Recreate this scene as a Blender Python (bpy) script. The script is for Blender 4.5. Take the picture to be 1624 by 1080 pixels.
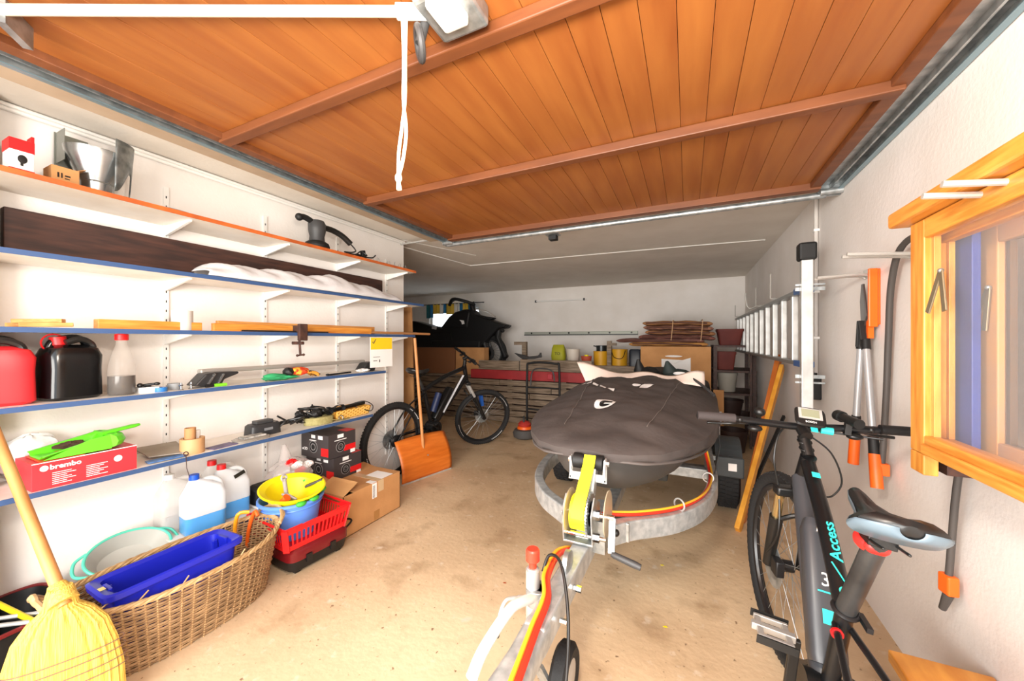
import bpy, math, random
from mathutils import Vector, Matrix, Euler
random.seed(7)
for o in list(bpy.data.objects): bpy.data.objects.remove(o)
SC = bpy.context.scene; COL = SC.collection
R = math.radians

# ---------------- camera, world, lights, exposure ----------------
H = 1.24; F = 590.0; YAW = math.atan(279 / 590.0)
cam = bpy.data.cameras.new('camera'); camo = bpy.data.objects.new('camera', cam); COL.objects.link(camo)
cam.sensor_width = 36; cam.lens = F / 1624 * 36; cam.clip_start = .02
camo.location = (0, 0, H); camo.rotation_euler = (R(90), 0, YAW)
SC.camera = camo
SC.view_settings.view_transform = 'Standard'; SC.view_settings.look = 'None'
SC.view_settings.exposure = 1.22; SC.view_settings.gamma = 1; SC.view_settings.use_curve_mapping = False
w = bpy.data.worlds.new('sky'); SC.world = w; w.use_nodes = True
bg = w.node_tree.nodes['Background']; bg.inputs[0].default_value = (.88, .94, 1, 1); bg.inputs[1].default_value = 1.5
def lamp(name, typ, loc, power, col, rot=(0, 0, 0), **k):
    l = bpy.data.lights.new(name, typ); l.energy = power; l.color = col
    for a, b in k.items(): setattr(l, a, b)
    o = bpy.data.objects.new(name, l); COL.objects.link(o); o.location = loc; o.rotation_euler = rot; return o
# the photographer's flash, held just above the camera
lamp('camera_flash', 'POINT', (-.2, .27, 1.70), 31, (1, .90, .78), shadow_soft_size=.09)
# daylight falling through the open garage doorway behind the camera
lamp('doorway_daylight', 'AREA', (-.6, -1.6, 1.15), 95, (1, .95, .88), (R(96), 0, 0), shape='RECTANGLE', size=2.6, size_y=1.7)

# ---------------- helpers ----------------
def hexc(h):
    h = h.lstrip('#'); v = [int(h[i:i + 2], 16) / 255 for i in (0, 2, 4)]
    return tuple(((c + .055) / 1.055) ** 2.4 if c > .04045 else c / 12.92 for c in v) + (1,)
CT, ST = math.cos(YAW), math.sin(YAW)
def yat(u, x):
    a = (u - 812) / F; return x * (a * ST + CT) / (a * CT - ST)
def xat(u, y):
    a = (u - 812) / F; return y * (a * CT - ST) / (a * ST + CT)

def _mix(nt, fac, c1, c2):
    m = nt.nodes.new('ShaderNodeMix'); m.data_type = 'RGBA'
    nt.links.new(fac, m.inputs[0]); 
    for i, c in ((6, c1), (7, c2)):
        if isinstance(c, tuple): m.inputs[i].default_value = c
        else: nt.links.new(c, m.inputs[i])
    return m.outputs[2]
MATS = {}
def M(name, col, rough=.55, metal=0, col2=None, scale=8, stretch=(1, 1, 1), bump=0, contrast=(.35, .65), bscale=None, **k):
    if name in MATS: return MATS[name]
    m = bpy.data.materials.new(name); m.use_nodes = True; nt = m.node_tree; b = nt.nodes['Principled BSDF']
    c = hexc(col); b.inputs['Base Color'].default_value = c
    b.inputs['Roughness'].default_value = rough; b.inputs['Metallic'].default_value = metal
    for a, v in k.items(): b.inputs[a.replace('_', ' ')].default_value = v
    if col2 or bump:
        tc = nt.nodes.new('ShaderNodeTexCoord'); mp = nt.nodes.new('ShaderNodeMapping')
        nt.links.new(tc.outputs['Object'], mp.inputs[0]); mp.inputs['Scale'].default_value = stretch
        oi = nt.nodes.new('ShaderNodeObjectInfo'); ml = nt.nodes.new('ShaderNodeMath'); ml.operation = 'MULTIPLY'; ml.inputs[1].default_value = 37
        nt.links.new(oi.outputs['Random'], ml.inputs[0]); nt.links.new(ml.outputs[0], mp.inputs['Location'])
        n = nt.nodes.new('ShaderNodeTexNoise'); n.inputs['Scale'].default_value = scale; n.inputs['Detail'].default_value = 6
        nt.links.new(mp.outputs[0], n.inputs[0])
        if col2:
            r = nt.nodes.new('ShaderNodeMapRange'); r.inputs[1].default_value, r.inputs[2].default_value = contrast
            nt.links.new(n.outputs[0], r.inputs[0])
            nt.links.new(_mix(nt, r.outputs[0], c, hexc(col2)), b.inputs['Base Color'])
        if bump:
            n2 = n
            if bscale:
                n2 = nt.nodes.new('ShaderNodeTexNoise'); n2.inputs['Scale'].default_value = bscale; n2.inputs['Detail'].default_value = 4
                nt.links.new(mp.outputs[0], n2.inputs[0])
            bp = nt.nodes.new('ShaderNodeBump'); bp.inputs['Strength'].default_value = bump; bp.inputs['Distance'].default_value = .01
            nt.links.new(n2.outputs[0], bp.inputs['Height']); nt.links.new(bp.outputs[0], b.inputs['Normal'])
    MATS[name] = m; return m

class MB:
    def __init__(s): s.v = []; s.f = []; s.ed = []
    def add(s, v, f):
        n = len(s.v); s.v += [Vector(p) for p in v]; s.f += [tuple(i + n for i in q) for q in f]; return s
    def box(s, c, d, rot=None, taper=1.0):
        v = []
        for z in (-.5, .5):
            k = 1 if z < 0 else taper
            for x, y in ((-.5, -.5), (.5, -.5), (.5, .5), (-.5, .5)): v.append(Vector((x * d[0] * k, y * d[1] * k, z * d[2])))
        if rot is not None:
            rm = rot if isinstance(rot, Matrix) else Euler(rot).to_matrix(); v = [rm @ p for p in v]
        c = Vector(c); return s.add([p + c for p in v], [(3, 2, 1, 0), (4, 5, 6, 7), (0, 1, 5, 4), (1, 2, 6, 5), (2, 3, 7, 6), (3, 0, 4, 7)])
    def bb(s, x0, x1, y0, y1, z0, z1): return s.box(((x0 + x1) / 2, (y0 + y1) / 2, (z0 + z1) / 2), (abs(x1 - x0), abs(y1 - y0), abs(z1 - z0)))
    def bar(s, p0, p1, wd, ht, up=(0, 0, 1)):
        p0, p1 = Vector(p0), Vector(p1); d = (p1 - p0); L = d.length; d.normalize()
        side = d.cross(Vector(up)); side = side.normalized() if side.length > 1e-4 else Vector((1, 0, 0)); u2 = side.cross(d)
        return s.box((p0 + p1) / 2, (wd, L, ht), Matrix((side, d, u2)).transposed())
    def ring(s, c, ax, r, n, ref=None):
        ax = Vector(ax).normalized(); ref = Vector(ref) if ref is not None else (Vector((0, 0, 1)) if abs(ax.z) < .9 else Vector((1, 0, 0)))
        a = ax.cross(ref).normalized(); b = ax.cross(a); c = Vector(c)
        return [c + (a * math.cos(2 * math.pi * i / n) + b * math.sin(2 * math.pi * i / n)) * r for i in range(n)]
    def rings(s, rs, cap=True, closed=False):
        n = len(rs[0]); v = [p for r in rs for p in r]; f = []; m = len(rs)
        for j in range(m if closed else m - 1):
            a, b = j * n, ((j + 1) % m) * n
            for i in range(n): k = (i + 1) % n; f.append((a + i, a + k, b + k, b + i))
        if cap and not closed: f.append(tuple(range(n))[::-1]); f.append(tuple((m - 1) * n + i for i in range(n)))
        return s.add(v, f)
    def cyl(s, p0, p1, r0, r1=None, n=14, cap=True):
        r1 = r0 if r1 is None else r1; ax = Vector(p1) - Vector(p0)
        return s.rings([s.ring(p0, ax, r0, n), s.ring(p1, ax, r1, n)], cap)
    def tube(s, pts, r, n=8, closed=False, smooth=0):
        pts = [Vector(p) for p in pts]
        if smooth: pts = spline(pts, smooth, closed)
        m = len(pts); rs = []; ref = None
        for i, p in enumerate(pts):
            a = pts[i - 1] if (i or closed) else p; b = pts[(i + 1) % m] if (i < m - 1 or closed) else p
            t = (b - a).normalized()
            if ref is None: ref = Vector((0, 0, 1)) if abs(t.z) < .9 else Vector((1, 0, 0))
            ref = (ref - t * ref.dot(t)); ref = ref.normalized() if ref.length > 1e-5 else t.orthogonal().normalized()
            bb_ = t.cross(ref); rr = r(i / max(1, m - 1)) if callable(r) else r
            rs.append([p + (ref * math.cos(2 * math.pi * k / n) + bb_ * math.sin(2 * math.pi * k / n)) * rr for k in range(n)])
        return s.rings(rs, True, closed)
    def strip(s, pts, wd, th, side):
        """flat strap along pts, width along side"""
        pts = [Vector(p) for p in pts]; side = Vector(side).normalized(); rs = []
        for i, p in enumerate(pts):
            t = (pts[min(i + 1, len(pts) - 1)] - pts[max(i - 1, 0)]).normalized(); nn = t.cross(side).normalized() * th / 2; w_ = side * wd / 2
            rs.append([p - w_ - nn, p + w_ - nn, p + w_ + nn, p - w_ + nn])
        return s.rings(rs)
    def lathe(s, prof, c=(0, 0, 0), n=24, rot=None, sc=(1, 1)):
        rs = []; c = Vector(c)
        for r, z in prof:
            ring = [Vector((r * math.cos(2 * math.pi * i / n) * sc[0], r * math.sin(2 * math.pi * i / n) * sc[1], z)) for i in range(n)]
            if rot is not None:
                rm = rot if isinstance(rot, Matrix) else Euler(rot).to_matrix(); ring = [rm @ p for p in ring]
            rs.append([p + c for p in ring])
        return s.rings(rs, True)
    def loft(s, secs, n=28, rot=None, at=(0, 0, 0), cap=True):
        """secs: (cx, cy, z, rx, ry, exponent) superellipse rings"""
        rs = []; at = Vector(at)
        for cx, cy, z, rx, ry, e in secs:
            ring = []
            for i in range(n):
                a = 2 * math.pi * (i + .5) / n; ca, sa = math.cos(a), math.sin(a)
                ring.append(Vector((cx + rx * math.copysign(abs(ca) ** (2 / e), ca), cy + ry * math.copysign(abs(sa) ** (2 / e), sa), z)))
            if rot is not None:
                rm = rot if isinstance(rot, Matrix) else Euler(rot).to_matrix(); ring = [rm @ p for p in ring]
            rs.append([p + at for p in ring])
        return s.rings(rs, cap)
    def sph(s, c, r, n=14, m=8):
        r = (r, r, r) if not hasattr(r, '__len__') else r; c = Vector(c); rs = []
        for j in range(m + 1):
            t = -math.pi / 2 + math.pi * (j + .02 * (j == 0) - .02 * (j == m)) / m
            rs.append([c + Vector((math.cos(t) * math.cos(2 * math.pi * i / n) * r[0], math.cos(t) * math.sin(2 * math.pi * i / n) * r[1], math.sin(t) * r[2])) for i in range(n)])
        return s.rings(rs)
    def torus(s, c, ax, Rr, r, n=40, m=10, flat=1.0):
        ax = Vector(ax).normalized(); c = Vector(c); base = s.ring((0, 0, 0), ax, 1, n); rs = []
        for d in base: rs.append([c + d * (Rr + r * math.cos(2 * math.pi * k / m)) + ax * (r * flat * math.sin(2 * math.pi * k / m)) for k in range(m)])
        return s.rings(rs, False, True)
    def poly(s, pts, d):
        """extrude a planar polygon (3d points) by vector d"""
        d = Vector(d); n = len(pts); v = [Vector(p) for p in pts]; v += [p + d for p in v]
        return s.add(v, [tuple(range(n))[::-1], tuple(range(n, 2 * n))] + [(i, (i + 1) % n, n + (i + 1) % n, n + i) for i in range(n)])
    def sheet(s, fn, nu, nv, th=0):
        v = [Vector(fn(i / nu, j / nv)) for j in range(nv + 1) for i in range(nu + 1)]; k = nu + 1
        f = [(j * k + i, j * k + i + 1, (j + 1) * k + i + 1, (j + 1) * k + i) for j in range(nv) for i in range(nu)]
        return s.add(v, f)
    def xf(s, mat):
        s.v = [mat @ p for p in s.v]; return s
def spline(pts, k, closed=False):
    out = []; m = len(pts)
    for i in range(m if closed else m - 1):
        p0, p1, p2, p3 = (pts[(i - 1) % m] if closed or i else pts[0]), pts[i], pts[(i + 1) % m], (pts[(i + 2) % m] if closed or i + 2 < m else pts[-1])
        for j in range(k):
            t = j / k; out.append(.5 * ((2 * p1) + (-p0 + p2) * t + (2 * p0 - 5 * p1 + 4 * p2 - p3) * t * t + (-p0 + 3 * p1 - 3 * p2 + p3) * t ** 3))
    if not closed: out.append(pts[-1])
    return out

ORG = {}
def mesh(name, mb, m, org, smooth, bev, solid=0, sub=0):
    me = bpy.data.meshes.new(name); me.from_pydata([tuple(p - org) for p in mb.v], [], mb.f); me.update()
    import bmesh
    b = bmesh.new(); b.from_mesh(me); bmesh.ops.recalc_face_normals(b, faces=b.faces[:])
    b.to_mesh(me); b.free()
    me.materials.append(m)
    if smooth:
        me.polygons.foreach_set('use_smooth', [True] * len(me.polygons))
        me.set_sharp_from_angle(angle=R(38))
    o = bpy.data.objects.new(name, me); COL.objects.link(o)
    if solid:
        s = o.modifiers.new('solid', 'SOLIDIFY'); s.thickness = solid; s.offset = 0
    if sub:
        s = o.modifiers.new('sub', 'SUBSURF'); s.levels = sub; s.render_levels = sub
    if bev:
        s = o.modifiers.new('bevel', 'BEVEL'); s.width = bev; s.segments = 2; s.limit_method = 'ANGLE'; s.angle_limit = R(40)
    return o
def tag(o, label=None, cat=None, group=None, kind=None):
    for k, v in (('label', label), ('category', cat), ('group', group), ('kind', kind)):
        if v: o[k] = v
    return o
def T(name, label, cat, loc=(0, 0, 0), group=None, rot=None, local=False):
    """a thing: an empty at its base; parts are given in world coordinates unless local"""
    o = bpy.data.objects.new(name, None); COL.objects.link(o); o.location = loc; o.empty_display_size = .05
    if rot: o.rotation_euler = rot
    tag(o, label, cat, group); ORG[o.name] = Vector((0, 0, 0)) if local else Vector(loc); return o
def P(name, mb, m, parent, smooth=True, bev=0, label=None, solid=0, kind=None, sub=0):
    if name in ('printed_lines', 'sticker', 'disc_print', 'red_panel', 'pattern', 'print', 'corner', 'battery_print', 'bolt', 'clip_bolt', 'hose_clamp', 'bar_sticker', 'sleeve', 'clamp', 'peak_emblem'): kind = kind or 'stuff'
    q = parent
    while q.parent: q = q.parent
    o = mesh(name, mb, m, ORG[q.name], smooth, bev, solid, sub); o.parent = parent
    if label: o['label'] = label
    if kind: o['kind'] = kind
    return o
def S(name, mb, m, label, cat, group=None, smooth=True, bev=0, solid=0, kind=None, sub=0):
    """a thing that is one mesh, origin at its base centre"""
    lo = Vector([min(p[i] for p in mb.v) for i in range(3)]); hi = Vector([max(p[i] for p in mb.v) for i in range(3)])
    org = Vector(((lo.x + hi.x) / 2, (lo.y + hi.y) / 2, lo.z)); o = mesh(name, mb, m, org, smooth, bev, solid, sub); o.location = org
    ORG[o.name] = org; return tag(o, label, cat, group, kind)
def ST_(name, mb, m, bev=0, smooth=False):
    o = mesh(name, mb, m, Vector((0, 0, 0)), smooth, bev); o['kind'] = 'structure'; ORG[o.name] = Vector((0, 0, 0)); return o
def text(s, size, mat4, m, parent, name='lettering', ext=.0006, bold=0, sx=1):
    cu = bpy.data.curves.new(name, 'FONT'); cu.body = s; cu.size = size; cu.extrude = ext; cu.align_x = 'CENTER'; cu.align_y = 'CENTER'; cu.offset = bold; cu.resolution_u = 2
    to = bpy.data.objects.new('tmp', cu); COL.objects.link(to); dg = bpy.context.evaluated_depsgraph_get(); dg.update()
    me = bpy.data.meshes.new_from_object(to.evaluated_get(dg)); bpy.data.objects.remove(to); bpy.data.curves.remove(cu)
    mb = MB(); mb.add([Vector((v.co.x * sx, v.co.y, v.co.z)) for v in me.vertices], [tuple(p.vertices) for p in me.polygons]); mb.xf(mat4); bpy.data.meshes.remove(me)
    return P(name, mb, m, parent, smooth=False)
def frame4(o, xd, yd):
    xd = Vector(xd).normalized(); yd = Vector(yd).normalized(); zd = xd.cross(yd)
    return Matrix.Translation(Vector(o)) @ Matrix((xd, yd, zd)).transposed().to_4x4()

# ---------------- materials ----------------
plaster = M('white plaster', '#e6e0da', .9, col2='#efeae6', scale=2.5, bump=.12, bscale=60)
ceilm = M('ceiling plaster', '#ddd5ca', .95, col2='#e6dfd5', scale=3, bump=.15, bscale=40)
concrete = M('concrete floor', '#c3aa8e', .75, col2='#e0cdb2', scale=2.2, bump=.15, bscale=30, contrast=(.3, .7))
white = M('white paint', '#eceae6', .5); melamine = M('white melamine', '#efe9e0', .4, col2='#e0d6c8', scale=5)
black = M('black plastic', '#141414', .4); blackm = M('matt black', '#0e0e0f', .6); rubber = M('rubber', '#1b1b1c', .8, bump=.3, scale=60)
dgrey = M('dark grey plastic', '#3a3a3b', .5); steel = M('galvanised steel', '#bfc3c4', .38, .75, col2='#93999b', scale=25)
alu = M('aluminium', '#dcdcda', .38, .55, col2='#c3c3c0', scale=12); chrome = M('chrome', '#d5d5d5', .15, 1); blue_edge = M('blue shelf edge', '#34507c', .5)
red = M('red plastic', '#d5161a', .4); orange = M('orange plastic', '#f0661a', .45); paper = M('white paper', '#f2f0ee', .8)
card = M('cardboard', '#b98552', .85, col2='#c8925d', scale=6, bump=.1, bscale=80); yellow = M('yellow plastic', '#f2df12', .45)
W1 = dict(rough=.6, bump=.1)
pine = M('pine wood', '#dba15a', col2='#c98640', scale=6, stretch=(12, 1, 12), **W1)
honey = M('honey varnished wood', '#dd9a44', col2='#c47a2c', scale=7, stretch=(8, 8, 1), rough=.42, bump=.05)
honeyh = M('honey varnished rail wood', '#dd9a44', col2='#c47a2c', scale=7, stretch=(3, 1, 12), rough=.42, bump=.05)
greyw = M('weathered wood', '#96826e', col2='#64533f', scale=5, stretch=(1, 10, 12), **W1)
brownw = M('dark brown wood', '#4a2c22', col2='#2c1a16', scale=5, stretch=(10, 1, 8), **W1)
# ---------------- the room ----------------
ZC = 2.2; XR = .77; XL = -2.5; YB = 6.5; XF = -6.2
def nodefloor():
    m = bpy.data.materials.new('stained concrete'); m.use_nodes = True; nt = m.node_tree; b = nt.nodes['Principled BSDF']; b.inputs['Roughness'].default_value = .7
    tc = nt.nodes.new('ShaderNodeTexCoord')
    def noise(sc, lo, hi, det=6):
        n = nt.nodes.new('ShaderNodeTexNoise'); n.inputs['Scale'].default_value = sc; n.inputs['Detail'].default_value = det; nt.links.new(tc.outputs['Object'], n.inputs[0])
        r = nt.nodes.new('ShaderNodeMapRange'); r.inputs[1].default_value = lo; r.inputs[2].default_value = hi; nt.links.new(n.outputs[0], r.inputs[0]); return r.outputs[0]
    c = _mix(nt, noise(1.1, .38, .62), hexc('#ddc29e'), hexc('#c3a582'))
    c = _mix(nt, noise(4, .55, .72), c, hexc('#b09270'))
    c = _mix(nt, noise(14, .62, .75), c, hexc('#dccbb4'))
    c = _mix(nt, noise(45, .68, .74, 2), c, hexc('#8d7256'))
    nt.links.new(c, b.inputs['Base Color'])
    bp = nt.nodes.new('ShaderNodeBump'); bp.inputs['Strength'].default_value = .2; bp.inputs['Distance'].default_value = .01
    nt.links.new(noise(30, 0, 1), bp.inputs['Height']); nt.links.new(bp.outputs[0], b.inputs['Normal']); return m
ST_('floor', MB().bb(XF - .1, XR + .2, -.3, YB + .1, -.12, 0), nodefloor())
ST_('driveway', MB().bb(-7, 6, -9, -.3, -.12, -.005), M('driveway paving', '#a9a49c', .9, col2='#bdb8b0', scale=3))
ST_('ceiling', MB().bb(XF - .1, XR + .2, -.3, YB + .1, ZC, ZC + .15), ceilm)
ST_('wall_right', MB().bb(XR, XR + .2, -.3, YB + .1, 0, ZC), plaster)
ST_('wall_left', MB().bb(XL - .15, XL, -.3, 2.82, 0, ZC), plaster)
ST_('wall_recess', MB().bb(XF - .15, XF, -.3, YB + .1, 0, ZC), plaster)
WX0, WX1, WZ0, WZ1 = -5.05, -3.8, 1.05, 1.92
ST_('wall_back', MB().bb(XF, WX0, YB, YB + .2, 0, ZC).bb(WX1, XR, YB, YB + .2, 0, ZC).bb(WX0, WX1, YB, YB + .2, 0, WZ0).bb(WX0, WX1, YB, YB + .2, WZ1, ZC), plaster)
ST_('wall_front', MB().bb(XF, XL - .15, -.3, -.12, 0, ZC).bb(XL, -2.02, -.3, -.12, 0, ZC).bb(-2.02, .70, -.3, -.12, 2.12, ZC).bb(.70, XR, -.3, -.12, 0, ZC), plaster)
ST_('trim_1', MB().bb(XL, -2.42, -.12, .455, 0, ZC), M('grey render', '#8f8c84', .9))
ST_('trim_2', MB().bb(-2.10, -1.885, .0, 2.72, 2.13, ZC), M('beige lath', '#b9a48c', .8, col2='#a8937c', scale=4))
# window in the back wall
wf = ST_('window_1', MB().bb(WX0, WX1, YB + .05, YB + .1, WZ0, WZ0 + .05).bb(WX0, WX1, YB + .05, YB + .1, WZ1 - .05, WZ1).bb(WX0, WX0 + .05, YB + .05, YB + .1, WZ0, WZ1).bb(WX1 - .05, WX1, YB + .05, YB + .1, WZ0, WZ1).bb(-4.45, -4.40, YB + .05, YB + .1, WZ0, WZ1), white)
glass = M('window glass', '#ffffff', .02, Transmission_Weight=1, IOR=1.1)
P('pane', MB().bb(WX0 + .05, -4.45, YB + .07, YB + .075, WZ0 + .05, WZ1 - .05), glass, wf, False)
P('pane', MB().bb(-4.40, WX1 - .05, YB + .07, YB + .075, WZ0 + .05, WZ1 - .05), glass, wf, False)
ct = T('curtain', 'short blue, yellow and white curtain valance on a thin rod over the back window', 'curtain', (-4.4, YB - .08, 1.75))
P('rod', MB().cyl((-5.3, YB - .08, 2.0), (-3.65, YB - .08, 2.0), .009).cyl((-5.2, YB - .08, 2.0), (-5.2, YB, 2.0), .007).cyl((-3.7, YB - .08, 2.0), (-3.7, YB, 2.0), .007), dgrey, ct)
cm = {'b': M('blue curtain cloth', '#2f7fb5', .9, Subsurface_Weight=0), 'y': M('yellow curtain cloth', '#f0c84a', .9), 'w': M('white curtain cloth', '#f4f0e6', .9), 't': M('teal curtain cloth', '#2d6f78', .9)}
xs = -5.05
for c_, wd, dr in (('t', .1, .3), ('b', .07, .26), ('y', .16, .22), ('w', .1, .2), ('b', .06, .2), ('y', .2, .2), ('w', .14, .2), ('b', .08, .17), ('y', .12, .2), ('b', .1, .24), ('t', .06, .27)):
    x0, x1 = xs, xs + wd; xs = x1
    P('valance_strip', MB().sheet(lambda u, v: (x0 + (x1 - x0) * u, YB - .08 + .015 * math.sin((x0 + (x1 - x0) * u) * 70), 2.0 - dr * v - .02 * v * math.sin(x0 * 30)), 6, 4), cm[c_], ct, solid=.004)

# ---------------- open up-and-over garage door ----------------
door_w = M('varnished door boards', '#a2652f', .42, col2='#86481f', scale=2.6, stretch=(6, .7, 6), bump=.05, contrast=(.25, .8))
door_w2 = M('brown door ribs', '#764424', .5, col2='#65381d', scale=4, stretch=(1, 6, 6))
ZD = 2.12; DX0, DX1, DY0, DY1 = -1.79, .655, .12, 2.6
dr = bpy.data.objects.new('door_1', None); COL.objects.link(dr); dr['kind'] = 'structure'; ORG['door_1'] = Vector((0, 0, 0))
nb = 26; bw = (DX1 - DX0 - .10) / nb
for i in range(nb):
    x = DX0 + .05 + i * bw; dz = random.uniform(0, .002)
    mb = MB().bb(x + .0007, x + bw - .0007, DY0, DY1 - .04, ZD - .02 + dz, ZD - .004)
    P('plank', mb, door_w, dr, False, bev=.0012)
P('backing_sheet', MB().bb(DX0, DX1, DY0, DY1, ZD - .006, ZD), M('door backing wood', '#8a5228', .8), dr, False)  # backing behind the plank joints, brown close to the planks
for nm, y, hh in (('rib', .90, .035), ('rib', 1.665, .04)):
    P(nm, MB().bb(DX0 + .02, DX1 - .01, y - .022, y + .022, ZD - .02 - hh, ZD - .02), door_w2, dr, False, bev=.004)
P('end_rail', MB().bb(DX0, DX1, DY1 - .06, DY1, ZD - .055, ZD - .005), door_w2, dr, False, bev=.003)
P('end_rail', MB().bb(DX0, DX1, DY0, DY0 + .05, ZD - .055, ZD - .005), door_w2, dr, False, bev=.003)
for x in (DX0, DX1 - .05): P('side_rail', MB().bb(x, x + .05, DY0, DY1, ZD - .045, ZD - .005), door_w2, dr, False, bev=.003)
# lock, handle and locking rod on the door
lk = P('lock_plate', MB().bb(-.60, -.46, .70, .84, ZD - .075, ZD - .02), steel, dr, False, bev=.01)
P('lock_box', MB().bb(-.56, -.49, .70, .79, ZD - .10, ZD - .07), white, lk, False, bev=.008)
P('turn_handle', MB().torus((-.625, .765, ZD - .115), (.7, .6, .2), .035, .009, 24, 8).cyl((-.60, .77, ZD - .03), (-.625, .765, ZD - .115), .012), dgrey, dr)
P('lock_rod', MB().tube([(-.56, .77, ZD - .055), (-.66, .72, ZD - .055), (-1.18, .478, ZD - .05), (-1.54, .305, ZD - .05), (-1.75, .205, ZD - .05)], .0125, 10, smooth=6), M('cream painted rod', '#e6dfcc', .45), dr)
P('rod_sleeve', MB().cyl((-.59, .755, ZD - .055), (-.66, .72, ZD - .055), .018), white, dr)
P('rod_bracket', MB().box((-1.60, .325, ZD - .05), (.02, .1, .06), (0, 0, .9)), steel, dr, False)
# rails carrying the door
for nm, x0, x1, sgn in (('left', -1.875, -1.80, 1), ('right', .672, .765, -1)):
    zr = 2.118
    r = T('door_rail', 'galvanised channel rail along the %s edge of the raised wooden door' % nm, 'rail', ((x0 + x1) / 2, 1.35, 2.07))
    mb = MB().bb(x0, x1, -.1, 2.66, zr - .006, zr); 
    xo = x0 if sgn > 0 else x1
    mb.bb(xo - .002, xo + .002, -.1, 2.66, zr - .045, zr); mb.bb((x0 + x1) / 2 - .004, (x0 + x1) / 2 + .004, -.1, 2.66, zr - .03, zr)
    P('channel', mb, steel, r, False); 
    P('lip', MB().bb(min(xo, xo + sgn * .022), max(xo, xo + sgn * .022), -.1, 2.66, zr - .047, zr - .043), M('bluish zinc', '#8fa9b4', .35, .7), r, False)
    P('end_bracket', MB().box(((x0 + x1) / 2, 2.66, zr - .02), (.11, .02, .09)).cyl(((x0 + x1) / 2 - .05, 2.62, zr - .05), ((x0 + x1) / 2 + .05, 2.62, zr - .05), .018), steel, r, False)
sr = T('torsion_tube', 'long galvanised tube across the inner end of the raised wooden door', 'tube', (-.6, 2.64, 2.06))
P('tube', MB().cyl((-1.86, 2.645, 2.058), (.70, 2.645, 2.058), .017, n=16), steel, sr)
for x in (-1.3, -.6, .1): P('clip', MB().bb(x - .01, x + .01, 2.625, 2.665, 2.07, 2.13), steel, sr, False)
tb = T('travel_stop', 'small black block hanging under the galvanised door tube', 'bracket', (-.93, 2.70, 2.04))
P('block', MB().bb(-.965, -.905, 2.69, 2.75, 2.01, 2.045), blackm, tb, False, bev=.003); P('plate', MB().bb(-.985, -.885, 2.66, 2.75, 2.045, 2.055).bb(-.94, -.93, 2.66, 2.67, 2.05, 2.12), steel, tb, False)
# pull rope
rp = T('pull_rope', 'doubled white cord with a knot hanging from the garage door lock', 'rope', (-.69, .79, 1.65))
xr, yr = -.655, .735
rm = M('white cord', '#efe6d2', .8, bump=.4, scale=200)
P('cord', MB().tube([(xr, yr, 2.06), (xr + .004, yr, 1.95), (xr + .003, yr, 1.85), (xr + .012, yr, 1.77), (xr + .002, yr, 1.70), (xr - .012, yr, 1.66)], .0042, 8, smooth=6), rm, rp)
P('cord', MB().tube([(xr + .012, yr, 2.06), (xr + .009, yr, 1.95), (xr + .008, yr, 1.85), (xr - .002, yr, 1.78), (xr - .012, yr, 1.72), (xr - .014, yr, 1.66)], .0042, 8, smooth=6), rm, rp)
P('knot', MB().sph((xr - .013, yr, 1.655), (.009, .009, .013)).cyl((xr - .013, yr, 1.645), (xr - .011, yr, 1.625), .005, .007), rm, rp)
# ceiling wires and conduits
S('ceiling_cable', MB().tube([(-2.62, 2.95, 2.192), (-2.50, 4.05, 2.192), (-1.0, 4.1, 2.192), (.0, 4.15, 2.192), (.66, 4.2, 2.192)], .005, 6), white, 'thin white cable clipped across the back ceiling', 'cable')
S('ceiling_cable', MB().tube([(-2.45, 2.75, 2.194), (-2.15, 3.6, 2.194)], .003, 6), white, 'short thin white wire slanting over the ceiling behind the door tube', 'cable')
S('corner_conduit', MB().cyl((-2.485, .46, 2.178), (-2.485, 2.80, 2.178), .011, n=8).cyl((-2.47, .46, 2.188), (-2.47, 2.80, 2.188), .008, n=8), white, 'white twin conduit along the top corner of the shelved wall', 'conduit')
S('ceiling_conduit', MB().tube([(-2.55, 2.79, 2.17), (-1.86, 2.69, 2.14)], .009, 8), alu, 'short grey tube from the left rail end to the wall corner', 'conduit')
cd = T('wall_conduit', 'grey conduit running down the right wall to a black socket', 'conduit', (.76, 3.04, .85))
P('pipe', MB().cyl((.755, 3.04, 1.0), (.755, 3.04, 2.19), .012, n=10), M('grey conduit', '#c9c3bd', .6), cd)
for z in (1.25, 1.55, 1.95): P('clip', MB().bb(.74, .77, 3.025, 3.055, z, z + .015), white, cd, False)
P('socket', MB().bb(.70, .77, 2.98, 3.08, .86, 1.0), black, cd, False, bev=.006, label='black socket box'); P('gland', MB().cyl((.745, 3.04, 1.0), (.745, 3.04, 1.03), .018), black, cd)
tl = T('strip_light', 'unlit slim white strip light on the back wall', 'light', (-1.6, YB - .03, 1.94))
P('body', MB().bb(-2.60, -1.62, YB - .04, YB, 1.955, 1.98), white, tl, False, bev=.003)
P('tube', MB().cyl((-2.55, YB - .055, 1.965), (-1.66, YB - .055, 1.965), .013), paper, tl)
for x in (-2.56, -1.65): P('end_cap', MB().box((x, YB - .05, 1.965), (.025, .04, .04)), dgrey, tl, False)

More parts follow.
